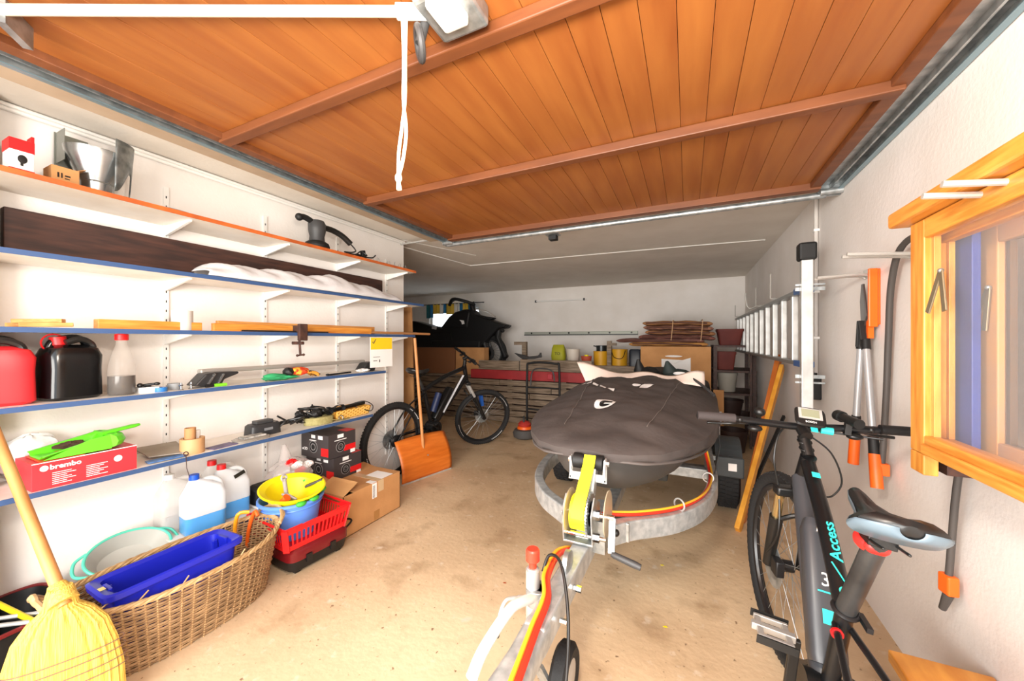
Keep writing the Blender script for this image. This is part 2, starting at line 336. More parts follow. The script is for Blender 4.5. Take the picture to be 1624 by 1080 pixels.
# ---------------- wall shelving ----------------
SX = -2.2; SH = [(1.862, .33, 2.645, 'o'), (1.572, .33, 2.75, 'b'), (1.289, .33, 2.63, 'b'), (.998, .30, 2.275, 'b'), (.672, .30, 2.14, 'b'), (.257, .93, 2.12, 'b')]
oe = M('orange wooden edge', '#cf6a2c', .5, col2='#a85020', scale=9)
places = ['topmost', 'second from the top', 'third from the top', 'fourth from the top', 'fifth from the top', 'lowest']
for k, (z, y0, y1, e) in enumerate(SH):
    lb = ['white shelf board with a brown wooden edge, topmost on the left wall', 'blue-edged white shelf carrying the dark brown plank', 'blue-edged white shelf carrying wooden battens and a paper roll',
          'blue-edged white shelf carrying the red and black canisters', 'blue-edged white shelf carrying the red carton and straps', 'blue-edged white shelf near the floor carrying the blue jugs'][k]
    s = T('wall_shelf', lb, 'shelf', (-2.35, (y0 + y1) / 2, z - .02), 'shelves on the left wall')
    P('board', MB().bb(XL + .004, SX - .003, y0, y1, z - .018, z), melamine, s, False)
    P('edge_strip', MB().bb(SX - .003, SX, y0, y1, z - .0195, z + .0005), oe if e == 'o' else blue_edge, s, False)
    for y in (.995, 1.504, 2.06, 2.587):
        if y0 < y < y1:
            P('bracket', MB().poly([(XL + .012, y - .006, z - .018), (SX - .05, y - .006, z - .018), (SX - .05, y - .006, z - .026), (XL + .012, y - .006, z - .07)], (0, .012, 0)), white, s, False)
for n_, y in (('nearest the camera', .995), ('second from the camera', 1.504), ('third from the camera', 2.06), ('farthest from the camera', 2.587)):
    s = T('shelf_standard', 'slotted white shelf upright, %s' % n_, 'upright', (XL + .006, y, .25), 'shelf uprights on the left wall')
    top = 2.05 if y < 2.5 else 1.98
    P('channel', MB().bb(XL, XL + .011, y - .011, y + .011, .2, top), white, s, False)
    mb = MB(); z = .24
    while z < top - .03: mb.bb(XL + .0105, XL + .0125, y - .0025, y + .0025, z, z + .012); z += .05
    P('slots', mb, dgrey, s, False, kind='stuff')

# --- top shelf
z = 1.862
g = T('packaging_box', 'small red and white retail carton at the left end of the top shelf', 'box', (-2.3, .5, z))
P('carton', MB().bb(-2.33, -2.25, .445, .503, z, z + .125), paper, g, False, bev=.002)
P('red_band', MB().bb(-2.331, -2.249, .444, .504, z + .085, z + .128), red, g, False); P('red_band', MB().bb(-2.331, -2.249, .444, .504, z, z + .018), red, g, False)
P('hang_tab', MB().bb(-2.30, -2.25, .496, .5035, z + .125, z + .15), red, g, False)
P('printed_photo', MB().sph((-2.2485, .475, z + .055), (.0006, .012, .016)).bb(-2.2488, -2.2482, .47, .477, z + .03, z + .05), black, g)
g = T('small_carton', 'small open brown cardboard carton with printed black marks on the top shelf', 'box', (-2.34, .58, z))
P('carton', MB().bb(-2.36, -2.27, .55, .625, z, z + .075), card, g, False, bev=.001)
P('flap', MB().box((-2.315, .632, z + .082), (.085, .03, .002), (.5, 0, 0)), card, g, False)
P('print', MB().bb(-2.2698, -2.269, .565, .570, z + .03, z + .05).bb(-2.2698, -2.269, .575, .579, z + .03, z + .05).bb(-2.2698, -2.269, .585, .60, z + .038, z + .044).bb(-2.2698, -2.269, .585, .598, z + .028, z + .032), black, g, False)
duct = M('bright sheet metal', '#b9bcbc', .25, .85, col2='#8d9292', scale=7)
g = T('sheet_metal_duct', 'galvanised sheet metal duct funnel on the top shelf', 'duct', (-2.35, .70, z))
P('funnel', MB().lathe([(.046, 0), (.047, .06), (.052, .075), (.086, .17), (.09, .20)], (-2.35, .70, z), 36, None, (1, 1.12)), duct, g)
P('collar', MB().torus((-2.35, .70, z + .066), (0, 0, 1), .050, .0035, 30, 6), duct, g)
P('side_sheet', MB().sheet(lambda u, v: (-2.35 + (.092 + .004 * v) * math.cos(.25 + 1.4 * u), .70 + (.104 + .012 * v) * math.sin(.25 + 1.4 * u), z + .08 + .18 * v - .05 * (1 - v) * math.cos(u * 6)), 16, 6), M('mottled zinc', '#5d6364', .35, .75, col2='#9a9fa0', scale=20), g, solid=.002)
P('flange', MB().bb(-2.45, -2.447, .60, .70, z + .12, z + .27), M('dull zinc sheet', '#8b8f88', .4, .6), g, False)
P('flange', MB().box((-2.40, .605, z + .2), (.1, .002, .13)), M('dull zinc sheet', '#8b8f88', .4, .6), g, False)
g = T('disc_sander', 'black handheld disc sander on the top shelf', 'power tool', (-2.33, 1.68, z))
SD = Matrix.Translation((-2.28, 1.72, z)) @ Matrix.Scale(1.22, 4) @ Matrix.Translation((2.33, -1.72, -z))
P('sanding_pad', MB().lathe([(.062, 0), (.066, .012), (.060, .03), (.045, .04)], (-2.33, 1.72, z), 28).xf(SD), blackm, g)
P('motor_body', MB().lathe([(.040, .038), (.038, .07), (.045, .10), (.046, .135), (.036, .155)], (-2.33, 1.72, z), 24).xf(SD), dgrey, g)
P('front_knob', MB().tube([(-2.33, 1.70, z + .14), (-2.33, 1.65, z + .155), (-2.33, 1.62, z + .15)], .016, 10, smooth=4).sph((-2.33, 1.615, z + .148), .02).xf(SD), blackm, g)
P('handle', MB().tube([(-2.33, 1.75, z + .13), (-2.33, 1.82, z + .13), (-2.32, 1.88, z + .11), (-2.31, 1.93, z + .075)], .017, 10, smooth=5).xf(SD), black, g)
P('cord', MB().tube([(-2.31, 1.93, z + .075), (-2.30, 1.96, z + .04), (-2.29, 1.92, z + .02), (-2.28, 1.86, z + .01), (-2.27, 1.93, z + .008), (-2.29, 1.99, z + .04), (-2.27, 2.02, z + .02), (-2.27, 1.98, z + .006), (-2.26, 2.05, z + .01), (-2.27, 2.09, z + .035)], .004, 8, smooth=6).xf(SD), black, g)
P('plug', MB().box((-2.26, 2.10, z + .035), (.03, .03, .07), (.3, .1, 0)).sph((-2.27, 2.06, z + .02), (.018, .03, .018)), blackm, g, bev=.004)
g = T('wire_hoop', 'thin loop of loose steel wire on the top shelf', 'wire', (-2.33, 1.0, z)); P('loop', MB().torus((-2.33, .99, z + .025), (.15, .1, 1), .08, .0018, 40, 6), steel, g)
S('bird_spike_strip', (lambda mb: [mb.cyl((-2.26, 2.18 + i * .03, z), (-2.26 + random.uniform(-.03, .03), 2.18 + i * .03 + random.uniform(-.02, .02), z + .045), .0012, n=5) for i in range(15)] and mb.bb(-2.27, -2.25, 2.17, 2.62, z, z + .003))(MB()), steel, 'row of fine wire spikes at the far end of the top shelf', 'spikes')
# --- second shelf
z = 1.572
S('brown_plank', MB().bb(-2.49, -2.445, .47, 2.49, z, z + .20), brownw, 'long dark brown plank standing on edge against the left wall', 'plank', smooth=False, bev=.004)
S('red_bottle', MB().lathe([(.03, 0), (.033, .01), (.033, .12), (.015, .15), (.013, .18)], (-2.30, .385, z), 20), red, 'red bottle cut by the left picture edge on the second shelf', 'bottle')
def sheetf(u, v):
    y = 1.05 + 1.42 * u; n = .5 + .5 * math.sin(u * 19) * math.sin(u * 7 + 1); h = .03 + .10 * (math.sin(math.pi * u) ** .5) * (.55 + .45 * n)
    x = -2.20 - .21 * v; b = math.sin(math.pi * min(1, v * 1.0)) ** .6
    return (x - .005, y + .02 * math.sin(v * 9), z + .004 + h * b + .008 * math.sin(u * 60 + v * 9) * b)
film = M('milky plastic film', '#eceaec', .3, bump=.3, scale=40, Alpha=.82)
S('plastic_sheet', MB().sheet(sheetf, 90, 14), film, 'crumpled milky plastic sheeting lying along the second shelf', 'plastic sheet', solid=.001)
# --- third shelf
z = 1.289
for i, (a, b, h, c) in enumerate([((-2.27, .40), (-2.24, .60), .01, 0), ((-2.33, .40), (-2.26, .58), .025, 0), ((-2.40, .42), (-2.31, .61), .012, 0)]):
    S('wood_offcut', MB().bar((a[0], max(a[1], .47), z + h), (b[0], b[1], z + h + (.004)), .035, .016), pine, ['flat pale wood offcut nearest the edge at the left end of the batten shelf', 'upper pale wood offcut of the crossed pile on the batten shelf', 'pale wood offcut farthest back in the crossed pile on the batten shelf'][i], 'wood offcut', 'wood offcuts', smooth=False, bev=.002)
S('wooden_batten', MB().bb(-2.30, -2.25, yat(156, -2.25), 1.045, z, z + .042), honeyh, 'short thick wooden batten left of the white paper roll', 'batten', smooth=False, bev=.002)
S('paper_roll', MB().lathe([(.012, 0), (.042, 0), (.042, .1), (.012, .1)], (-2.285, yat(289, -2.285), z), 28), M('paper roll white', '#cfccc6', .9), 'white paper roll standing between wooden battens on the shelf', 'paper roll')
S('wooden_batten', MB().bar((-2.27, 1.10, z + .022), (-2.24, 2.15, z + .022), .03, .042), honeyh, 'long wooden batten right of the white paper roll', 'batten', smooth=False, bev=.002)
S('wooden_batten', MB().bar((-2.33, 1.15, z + .03), (-2.31, 2.25, z + .03), .03, .06), pine, 'tall pale batten behind the long one on the clamp shelf', 'batten', smooth=False, bev=.002)
S('flat_bar', MB().bar((-2.222, 1.22, z + .006), (-2.215, 1.75, z + .006), .02, .008), blackm, 'thin black flat bar at the front of the batten shelf', 'bar', smooth=False)
S('thin_tube', MB().cyl((-2.24, 2.0, z + .015), (-2.22, 2.86, z + .012), .010, n=12), M('tan tube', '#b07a4a', .5), 'thin tan tube poking past the end of the batten shelf', 'tube')
S('thin_tube', MB().cyl((-2.29, 2.05, z + .012), (-2.33, 2.80, z + .022), .009, n=12), dgrey, 'dark thin tube poking past the end of the batten shelf', 'tube')
yc = yat(476, -2.19); rust = M('rusty iron', '#3c2a26', .7, .4, col2='#5a3b30', scale=20)
g = T('bench_clamp', 'rusty dark iron clamp screwed to the edge of the third shelf', 'clamp', (-2.2, yc, 1.2))
P('jaw', MB().bb(-2.26, -2.19, yc - .012, yc + .012, z + .003, z + .045).bb(-2.19, -2.165, yc - .02, yc + .035, z - .05, z + .055).bb(-2.26, -2.165, yc - .01, yc + .012, z - .075, z - .055), rust, g, False, bev=.004)
P('screw', MB().cyl((-2.185, yc - .002, z - .14), (-2.20, yc, z - .02), .007), rust, g); P('thumb_bar', MB().cyl((-2.185, yc - .022, z - .142), (-2.185, yc + .02, z - .138), .005).sph((-2.185, yc - .022, z - .142), .008).sph((-2.185, yc + .02, z - .138), .008), rust, g)
# --- fourth shelf
z = .998
def canister(name, label, x, y, m, hx, hy, hh, capm, capl, rot):
    g = T(name, label, 'canister', (x, y, z), 'fuel canisters', (0, 0, rot), True)
    mb = MB().loft([(0, 0, 0, hx * .86, hy * .88, 4), (0, 0, .012, hx, hy, 5), (0, 0, hh * .5, hx * 1.0, hy * .97, 5), (0, 0, hh * .72, hx, hy, 5), (0, 0, hh * .84, hx * .9, hy * .88, 4), (0, 0, hh * .9, hx * .55, hy * .6, 3)], 36)
    P('body', mb, m, g)
    P('handle', MB().tube([(0, -hy * .75, hh * .82), (0, -hy * .55, hh * .96), (0, hy * .1, hh * 1.02), (0, hy * .5, hh * .96), (0, hy * .6, hh * .8)], .013, 10, smooth=5), m if capl else black, g)
    P('cap', MB().cyl((.0, -hy * .35, hh * .86), (.0, -hy * .42, hh * 1.03), .026, .024), capm, g)
    P('spout', MB().tube([(.035, -hy * .3, hh * .93), (.035, hy * .2, hh * .99), (.03, hy * .6, hh * .92), (.03, hy * .7, hh * .82)], .013, 8, smooth=5), black, g)
    P('tether', MB().torus((.0, -hy * .55, hh * .93), (1, .1, 0), .035, .003, 24, 6), capm, g)
    return g
canister('fuel_canister', 'red plastic fuel canister at the left end of the fourth shelf', -2.325, .415, M('red canister plastic', '#e02c33', .38), .07, .105, .245, black, 0, -.1)
canister('fuel_canister', 'glossy black plastic canister with a red cap beside the red one', -2.335, .615, M('glossy black canister', '#0c0c0d', .18), .072, .082, .25, red, 1, .1)
xb, yb = -2.29, yat(193, -2.29); clear = M('clear plastic', '#d2c9c0', .15, Alpha=.16); oil = M('dark oil', '#150b0a', .15)
g = T('oil_bottle', 'clear bottle half full of dark liquid with a red cap', 'bottle', (xb, yb, z))
P('bottle', MB().lathe([(.042, .0), (.046, .006), (.046, .10), (.044, .13), (.03, .19), (.019, .225), (.019, .245)], (xb, yb, z), 28), clear, g)
P('liquid', MB().lathe([(.041, .003), (.044, .008), (.044, .085)], (xb, yb, z), 28), oil, g)
P('cap', MB().lathe([(.022, .243), (.023, .247), (.023, .268), (.018, .272)], (xb, yb, z), 24), red, g)
x = -2.28; y = yat(232, x)
g = T('hardware_box', 'tiny white carton with black keys on top beside the oil bottle', 'box', (x, y, z)); P('carton', MB().bb(x - .035, x + .03, y - .03, y + .035, z, z + .025), paper, g, False)
P('lid_print', MB().bb(x - .03, x + .025, y - .025, y + .03, z + .025, z + .0262), M('grey print', '#9aa0a8', .6), g, False)
g = T('key_bunch', 'black knob-headed keys lying on the tiny white carton', 'keys', (x, y, z + .026)); P('key', MB().cyl((x - .02, y - .02, z + .032), (x + .01, y + .03, z + .038), .006).sph((x + .012, y + .034, z + .038), (.012, .012, .008)), black, g); P('key', MB().bb(x - .01, x + .02, y - .005, y + .01, z + .027, z + .033).sph((x + .0, y - .022, z + .035), .011), black, g)
def roll(u, m, lab, r=.026, h=.02, x=-2.26):
    y = yat(u, x); return S('tape_roll', MB().lathe([(r * .5, 0), (r, 0), (r, h), (r * .5, h), (r * .5, 0)], (x, y, z), 24), m, lab, 'tape', 'tape rolls')
roll(254, M('blue tape', '#2c78c4', .4), 'bright blue roll of tape lying flat on the fourth shelf'); roll(277, M('grey tape', '#8d8f90', .5), 'grey roll of tape beside the blue roll', .028, .03, -2.3)
for i, u in enumerate((287, 303)):
    y = yat(u, -2.24); S('bolt', MB().cyl((-2.24, y, z), (-2.24, y, z + .005), .012, n=6).cyl((-2.24, y, z + .005), (-2.24, y, z + .035), .0045, n=8).cyl((-2.24, y, z + .02), (-2.24, y, z + .026), .009, n=6), chrome, ['steel bolt standing on its head right of the grey tape', 'steel bolt standing on its head left of the green pen'][i], 'bolt', 'bolts')
y = yat(342, -2.235); g = T('marker_pen', 'bright green marker pen with a black cap lying on the shelf', 'pen', (-2.235, y, z)); P('barrel', MB().cyl((-2.235, y - .01, z + .008), (-2.235, y + .05, z + .008), .008), M('lime green', '#7fdc2a', .4), g); P('pen_cap', MB().cyl((-2.235, y - .045, z + .008), (-2.235, y - .01, z + .008), .009), black, g)
x = -2.31; y0, y1 = yat(318, -2.25), yat(585, -2.33)
g = T('roof_bar', 'aluminium car roof bar with black clamp feet on the fourth shelf', 'roof bar', (x, (y0 + y1) / 2, z))
P('bar', MB().bb(-2.355, -2.315, y0 + .03, y1 - .05, z + .065, z + .09), M('satin aluminium', '#b4afa8', .4, .5), g, False, bev=.008)
for yy, s in ((y0 + .055, 1), (y1 - .06, 1)):
    P('clamp_foot', MB().poly([(-2.33, yy - .085, z + .012), (-2.33, yy - .02, z + .002), (-2.33, yy + .035, z + .002), (-2.33, yy + .05, z + .035), (-2.33, yy + .12, z + .06), (-2.33, yy + .12, z + .072), (-2.33, yy + .0, z + .075), (-2.33, yy - .035, z + .07)], (.09, 0, 0)), M('foot black', '#262627', .4), g, False, bev=.006)
P('clamp_lever', MB().bar((-2.237, y0 + .03, z + .015), (-2.237, y0 + .06, z + .068), .004, .01, (1, 0, 0)), chrome, g, False); P('clamp_lever', MB().bar((-2.237, y0 + .075, z + .015), (-2.237, y0 + .10, z + .065), .004, .01, (1, 0, 0)), chrome, g, False)
def lump(c, d, amp=.25, seed=0, n=26, m=14):
    rnd = random.Random(seed); ph = [rnd.uniform(0, 6) for _ in range(6)]; mb = MB(); rs = []; c = Vector(c)
    for j in range(m + 1):
        t = -math.pi / 2 + math.pi * (j + .05 * (j == 0) - .05 * (j == m)) / m; ring = []
        for i in range(n):
            a = 2 * math.pi * i / n; k = 1 + amp * (math.sin(3 * a + ph[0]) * math.cos(2 * t + ph[1]) + .6 * math.sin(7 * a + 4 * t + ph[2]) + .4 * math.sin(11 * a - 5 * t + ph[3]))
            ring.append(c + Vector((math.cos(t) * math.cos(a) * d[0] * k, math.cos(t) * math.sin(a) * d[1] * k, math.sin(t) * d[2] * (1 + .4 * (k - 1)))))
        rs.append(ring)
    return mb.rings(rs)
x = -2.26; y = yat(438, x); S('green_glove', lump((x, y + .02, z + .016), (.04, .10, .015), .22, 3).tube([(x, y - .07, z + .018), (x + .01, y - .03, z + .028), (x, y + .05, z + .016)], .018, 10, smooth=4), M('green cloth', '#2f9b62', .9), 'green cloth glove under the red and yellow glove', 'glove')
g = T('work_glove', 'red, yellow and black work glove crumpled on the fourth shelf', 'glove', (x, y + .14, z)); P('palm', lump((x, y + .14, z + .045), (.045, .065, .026), .15, 5), M('red knit', '#e0431c', .85, col2='#f2b53a', scale=14, contrast=(.48, .52)), g)
P('cuff', lump((x, y + .075, z + .045), (.036, .028, .028), .1, 6), blackm, g)
for k in range(4): P('finger', MB().tube([(x - .03 + .022 * k, y + .18, z + .04), (x - .03 + .024 * k, y + .225, z + .032), (x - .03 + .026 * k, y + .255, z + .014)], .011, 8, smooth=4), M('yellow knit', '#c98a2c', .85, col2='#3a2416', scale=16, contrast=(.5, .55)), g)
S('drawer_key_strip', MB().bar((-2.225, yat(520, -2.22), z + .006), (-2.22, yat(556, -2.22), z + .012), .02, .01).sph((-2.22, yat(520, -2.22), z + .008), (.012, .015, .008)), blackm, 'black slim tool lying near the far end of the fourth shelf', 'tool', smooth=False, bev=.002)
S('crumpled_tissue', lump((-2.25, yat(575, -2.25), z + .014), (.03, .05, .013), .3, 9), paper, 'crumpled white plastic scrap at the end of the fourth shelf', 'scrap')
y0 = yat(588, -2.19); y1 = yat(623, -2.19)
g = T('leaflet', 'yellow and white printed leaflet hanging from the third shelf edge', 'leaflet', (-2.19, (y0 + y1) / 2, 1.04)); P('sheet', MB().bb(-2.1975, -2.1955, y0, y1, 1.03, 1.265), paper, g, False); P('yellow_panel', MB().bb(-2.195, -2.1945, y0 + .004, y1 - .004, 1.17, 1.262), M('yellow print', '#f5cf1d', .6), g, False)
P('print', MB().bb(-2.195, -2.1943, y0 + .03, y0 + .07, 1.08, 1.085).bb(-2.195, -2.1943, y0 + .03, y0 + .10, 1.11, 1.113).bb(-2.195, -2.1943, y0 + .09, y0 + .10, 1.07, 1.09).tube([(-2.1945, y0 + .02, 1.23), (-2.1945, y0 + .03, 1.215), (-2.1945, y0 + .055, 1.25)], .003, 6), dgrey, g, False)
# --- fifth shelf
z = .672
rb = M('red printed carton', '#e4303a', .5, col2='#dd2731', scale=3)
g = T('red_carton', 'long red printed cardboard carton under the green dustpan', 'box', (-2.30, .65, z))
x0, x1, y0, y1, h = -2.40, -2.215, yat(50, -2.215), yat(217, -2.215), .103
P('carton', MB().bb(x0, x1, y0, y1, z, z + h), rb, g, False, bev=.001); P('flap', MB().poly([(x1, y0 + .02, z + h + .001), (x0 + .02, y0 + .02, z + h + .004), (x0 + .02, (y0 + y1) / 2 - .01, z + h + .012), (x1, (y0 + y1) / 2 - .01, z + h + .002)], (0, 0, .002)), M('orange red carton flap', '#e8512c', .5), g, False)
P('worn_edge', MB().bb(x1 - .001, x1 + .001, y0, y1, z + h - .002, z + h + .001), paper, g, False)
MX = lambda y, zz: frame4((x1 + .0012, y, zz), (0, 1, 0), (0, 0, 1))
text('brembo', .026, MX(y0 + .085, z + .08), paper, g, bold=.0008, ext=.0003)
P('round_emblem', MB().cyl((x1 - .001, y0 + .03, z + .08), (x1 + .001, y0 + .03, z + .08), .011, n=20), paper, g); P('round_seal', MB().cyl((x1 - .001, y1 - .06, z + .062), (x1 + .001, y1 - .06, z + .062), .013, n=20), paper, g)
pr = MB()
for c_, yy in ((0, y0 + .05), (1, y0 + .14)):
    for i in range(7): L = .05 + .014 * math.sin(i * 2.1 + c_); pr.bb(x1 - .0005, x1 + .0008, yy, yy + L, z + .056 - i * .0072, z + .0582 - i * .0072)
P('printed_lines', pr, paper, g, False)
gm = M('lime dustpan plastic', '#5fd420', .38)
yd = .60; g = T('dustpan', 'lime green plastic dustpan lying on the red carton', 'dustpan', (-2.3, yd, z + h))
zt = z + h + .008
def pan(u, v):
    y = .515 + .20 * v; wd = .085 - .01 * v; xx = -2.30 + wd * (2 * u - 1); e = abs(2 * u - 1)
    rim = (.012 + .045 * v) * (1 if e > .78 else max(0, (e - .62) / .16)); 
    if v > .9: rim = max(rim, .055)
    return (xx, y, zt + rim)
P('tray', MB().sheet(pan, 24, 14), gm, g, solid=.004)
P('side_wall', MB().poly([(-2.213, .515, zt), (-2.213, .70, zt), (-2.222, .72, zt + .058), (-2.222, .64, zt + .05)], (.004, 0, 0)), gm, g)
P('back_wall', MB().tube([(-2.385, .70, zt + .03), (-2.36, .725, zt + .03), (-2.30, .735, zt + .03), (-2.24, .725, zt + .03), (-2.216, .70, zt + .03)], .028, 8, smooth=4), gm, g)
P('handle', MB().loft([(0, 0, 0, .028, .008, 2.5), (0, 0, .07, .022, .007, 2.5), (0, 0, .11, .024, .007, 2.5), (0, 0, .128, .012, .005, 2)], 18, Matrix.Rotation(R(-83), 3, 'X'), (-2.29, .69, zt + .055)), gm, g)
S('dry_leaf_heap', lump((-2.33, .62, zt + .022), (.025, .04, .014), .3, 11), M('brown sweepings', '#4b3427', .95), 'small brown heap of sweepings in the green dustpan', 'sweepings')
S('white_bag', lump((-2.46, .54, z + .09), (.035, .09, .088), .12, 15), film, 'crumpled milky plastic bag behind the red carton', 'bag')
y = yat(258, -2.35)
S('metal_sheet', MB().poly([(-2.46, y - .07, z + .035), (-2.29, y - .075, z + .018), (-2.24, y + .06, z + .012), (-2.44, y + .09, z + .034)], (0, 0, .004)), M('dusty grey sheet', '#8e8375', .7, .2, col2='#a3998c', scale=8), 'dusty grey metal sheet beside the red carton', 'metal sheet', smooth=False)
y = yat(265, -2.24); S('blue_leaflet', MB().box((-2.245, y, z + .006), (.05, .14, .004), (0, 0, -.1)), M('blue print', '#34609c', .5, col2='#5c8cc4', scale=30), 'blue printed leaflet at the shelf edge under the metal sheet', 'leaflet', smooth=False)
y = yat(372, -2.24); 
y = yat(352, -2.26); S('purple_leaflet', MB().box((-2.26, y, z + .003), (.07, .12, .004), (0, 0, .1)), M('purple print', '#4b3f63', .5, col2='#6b5f86', scale=30), 'dark purple leaflet right of the cardboard rolls', 'leaflet', smooth=False)
y = yat(305, -2.27); cr = M('parcel tape brown', '#c59a6b', .55)
g = T('packing_tape_roll', 'wide brown cardboard roll standing on the fifth shelf', 'roll', (-2.27, y, z)); P('roll', MB().lathe([(.036, 0), (.05, 0), (.05, .075), (.036, .075), (.036, 0)], (-2.27, y, z), 30), cr, g)
S('cardboard_tube', MB().lathe([(.019, 0), (.023, 0), (.023, .125), (.019, .125), (.019, 0)], (-2.272, y - .008, z + .002), 24), M('brown core', '#b58557', .8), 'narrow brown cardboard core standing inside the wide roll', 'tube')
S('white_spool', MB().cyl((-2.295, y + .03, z + .003), (-2.295, y + .03, z + .105), .015), paper, 'small white roll standing inside the wide brown roll', 'roll')
y = yat(298, -2.20); S('string_ring', MB().torus((-2.195, y - .01, z + .02), (.9, 0, .3), .009, .0025, 16, 6).tube([(-2.194, y - .01, z + .01), (-2.193, y - .008, z - .05), (-2.192, y + .004, z - .10)], .0015, 6), rust, 'small rusty ring with a dangling string at the shelf edge', 'ring')
y = yat(400, -2.28)
g = T('blister_pack', 'flat clear blister tray with grey contents at the shelf edge', 'packaging', (-2.25, y, z)); P('tray', MB().loft([(0, 0, 0, .05, .085, 4), (0, 0, .012, .055, .09, 4), (0, 0, .016, .045, .08, 4)], 28, None, (-2.262, y - .015, z)), M('smoky plastic', '#a8a095', .2, Alpha=.7), g)
P('insert', MB().box((-2.26, y - .01, z + .02), (.06, .12, .008)), M('grey insert', '#6b6a66', .5, col2='#c8c4bc', scale=40), g, False)
y = yat(420, -2.31); g = T('battery_charger', 'chunky dark grey plastic charger on the fifth shelf', 'charger', (-2.32, y, z))
P('housing', MB().loft([(0, 0, 0, .05, .09, 6), (0, 0, .06, .048, .085, 6), (0, 0, .07, .04, .075, 5)], 28, None, (-2.33, y, z)), M('charger grey', '#2c2d2f', .45), g); P('dock', MB().box((-2.33, y, z + .078), (.05, .10, .02)), dgrey, g, False, bev=.004); P('badge', MB().bb(-2.2815, -2.279, y - .02, y + .03, z + .03, z + .045), M('grey badge', '#77797c', .4), g, False)
P('cord', MB().tube([(-2.3, y + .08, z + .03), (-2.29, y + .12, z + .06), (-2.33, y + .15, z + .05), (-2.35, y + .1, z + .09)], .006, 8, smooth=5), black, g)
y = yat(505, -2.30); kh = M('khaki webbing', '#8f8654', .9, col2='#a39a68', scale=60)
g = T('strap_coil', 'rolled khaki webbing strap on the fifth shelf', 'strap', (-2.29, y, z))
pts = []
for i in range(140):
    a = i * .32; r = .03 + i * .00036; pts.append((-2.29 + r * math.cos(a) * .9, y + r * 1.35 * math.sin(a), z + .026))
mb = MB(); rs = []
for i, p in enumerate(pts): p = Vector(p); d = Vector((p.x + 2.29, p.y - y, 0)).normalized() * .0012; u_ = Vector((0, 0, .024)); rs.append([p - u_ - d, p - u_ + d, p + u_ + d, p + u_ - d])
P('webbing', mb.rings(rs), kh, g); P('loose_end', MB().strip([(-2.24, y + .05, z + .02), (-2.225, y + .12, z + .006), (-2.24, y + .2, z + .004)], .03, .003, (1, 0, 0)), kh, g)
P('buckle', MB().torus((-2.235, y + .13, z + .018), (1, 0, .4), .017, .004, 16, 6), chrome, g)
y = yat(462, -2.32); g = T('cable_tangle', 'black tangle of straps and cables heaped over the khaki coil', 'cables', (-2.33, y, z))
rnd = random.Random(4)
for k in range(9):
    cy = y + .035 * k; pts = [(-2.33 + rnd.uniform(-.05, .07), cy + rnd.uniform(-.06, .08), z + .035 + .008 * k * (k < 6) + rnd.uniform(-.02, .05)) for _ in range(7)]
    P('cable', MB().tube(pts, rnd.choice((.004, .005, .007)), 7, smooth=6), black, g)
for k in range(3):
    P('webbing', MB().strip([Vector((-2.30 + .02 * k, y + .02 + .1 * k + .03 * math.sin(i * .9), z + .05 + .028 * math.sin(i * .8 + k) + .015 * k)) + Vector((0, .012 * i, 0)) for i in range(12)], .028, .003, (1, .2, .2)), blackm, g)
P('hook_block', lump((-2.27, y + .14, z + .075), (.03, .035, .028), .15, 21), blackm, g); P('hook_block', lump((-2.31, y + .05, z + .085), (.022, .03, .02), .15, 22), blackm, g)
y0, y1 = yat(527, -2.28), yat(580, -2.28)
g = T('woven_basket', 'small shallow yellow woven basket at the far end of the fifth shelf', 'basket', (-2.33, (y0 + y1) / 2, z)); wy = M('yellow weave', '#d9a441', .7, col2='#b8802a', scale=60, bump=.5)
cx, cy = -2.33, (y0 + y1) / 2; hx, hy = .08, (y1 - y0) / 2; mb = MB()
for s in (-1, 1):
    mb.poly([(cx + s * hx, cy - hy, z + .001), (cx + s * hx, cy + hy, z + .001), (cx + s * (hx + .012), cy + hy + .015, z + .065), (cx + s * (hx + .012), cy - hy - .015, z + .065)], (-s * .006, 0, 0))
    mb.poly([(cx - hx, cy + s * hy, z + .001), (cx + hx, cy + s * hy, z + .001), (cx + hx + .012, cy + s * (hy + .015), z + .065), (cx - hx - .012, cy + s * (hy + .015), z + .065)], (0, -s * .006, 0))
mb.bb(cx - hx, cx + hx, cy - hy, cy + hy, z + .001, z + .006); P('wall', mb, wy, g, False)
wv = MB()
for i in range(14):
    for j in range(5): wv.box((cx + hx + .004 + j * .0024, cy - hy + .01 + i * (2 * hy) / 14, z + .01 + j * .012), (.004, 2 * hy / 16, .008), (.5 * (-1) ** (i + j), 0, 0))
P('weave', wv, M('pale weave', '#e9bd63', .7), g, False, kind='stuff')
P('cables', MB().tube([(cx, cy - hy, z + .07), (cx + .05, cy - .05, z + .075), (cx, cy + .05, z + .08), (cx + .06, cy + .12, z + .10), (cx + .08, cy + .19, z + .06), (cx + .09, cy + .17, z + .02), (cx + .085, cy + .10, z + .04), (cx, cy + .05, z + .075)], .0035, 7, smooth=8).tube([(cx + .04, cy - hy - .02, z + .07), (cx + .03, cy + hy, z + .08)], .014, 8), black, g, label='black cable looped over the basket')
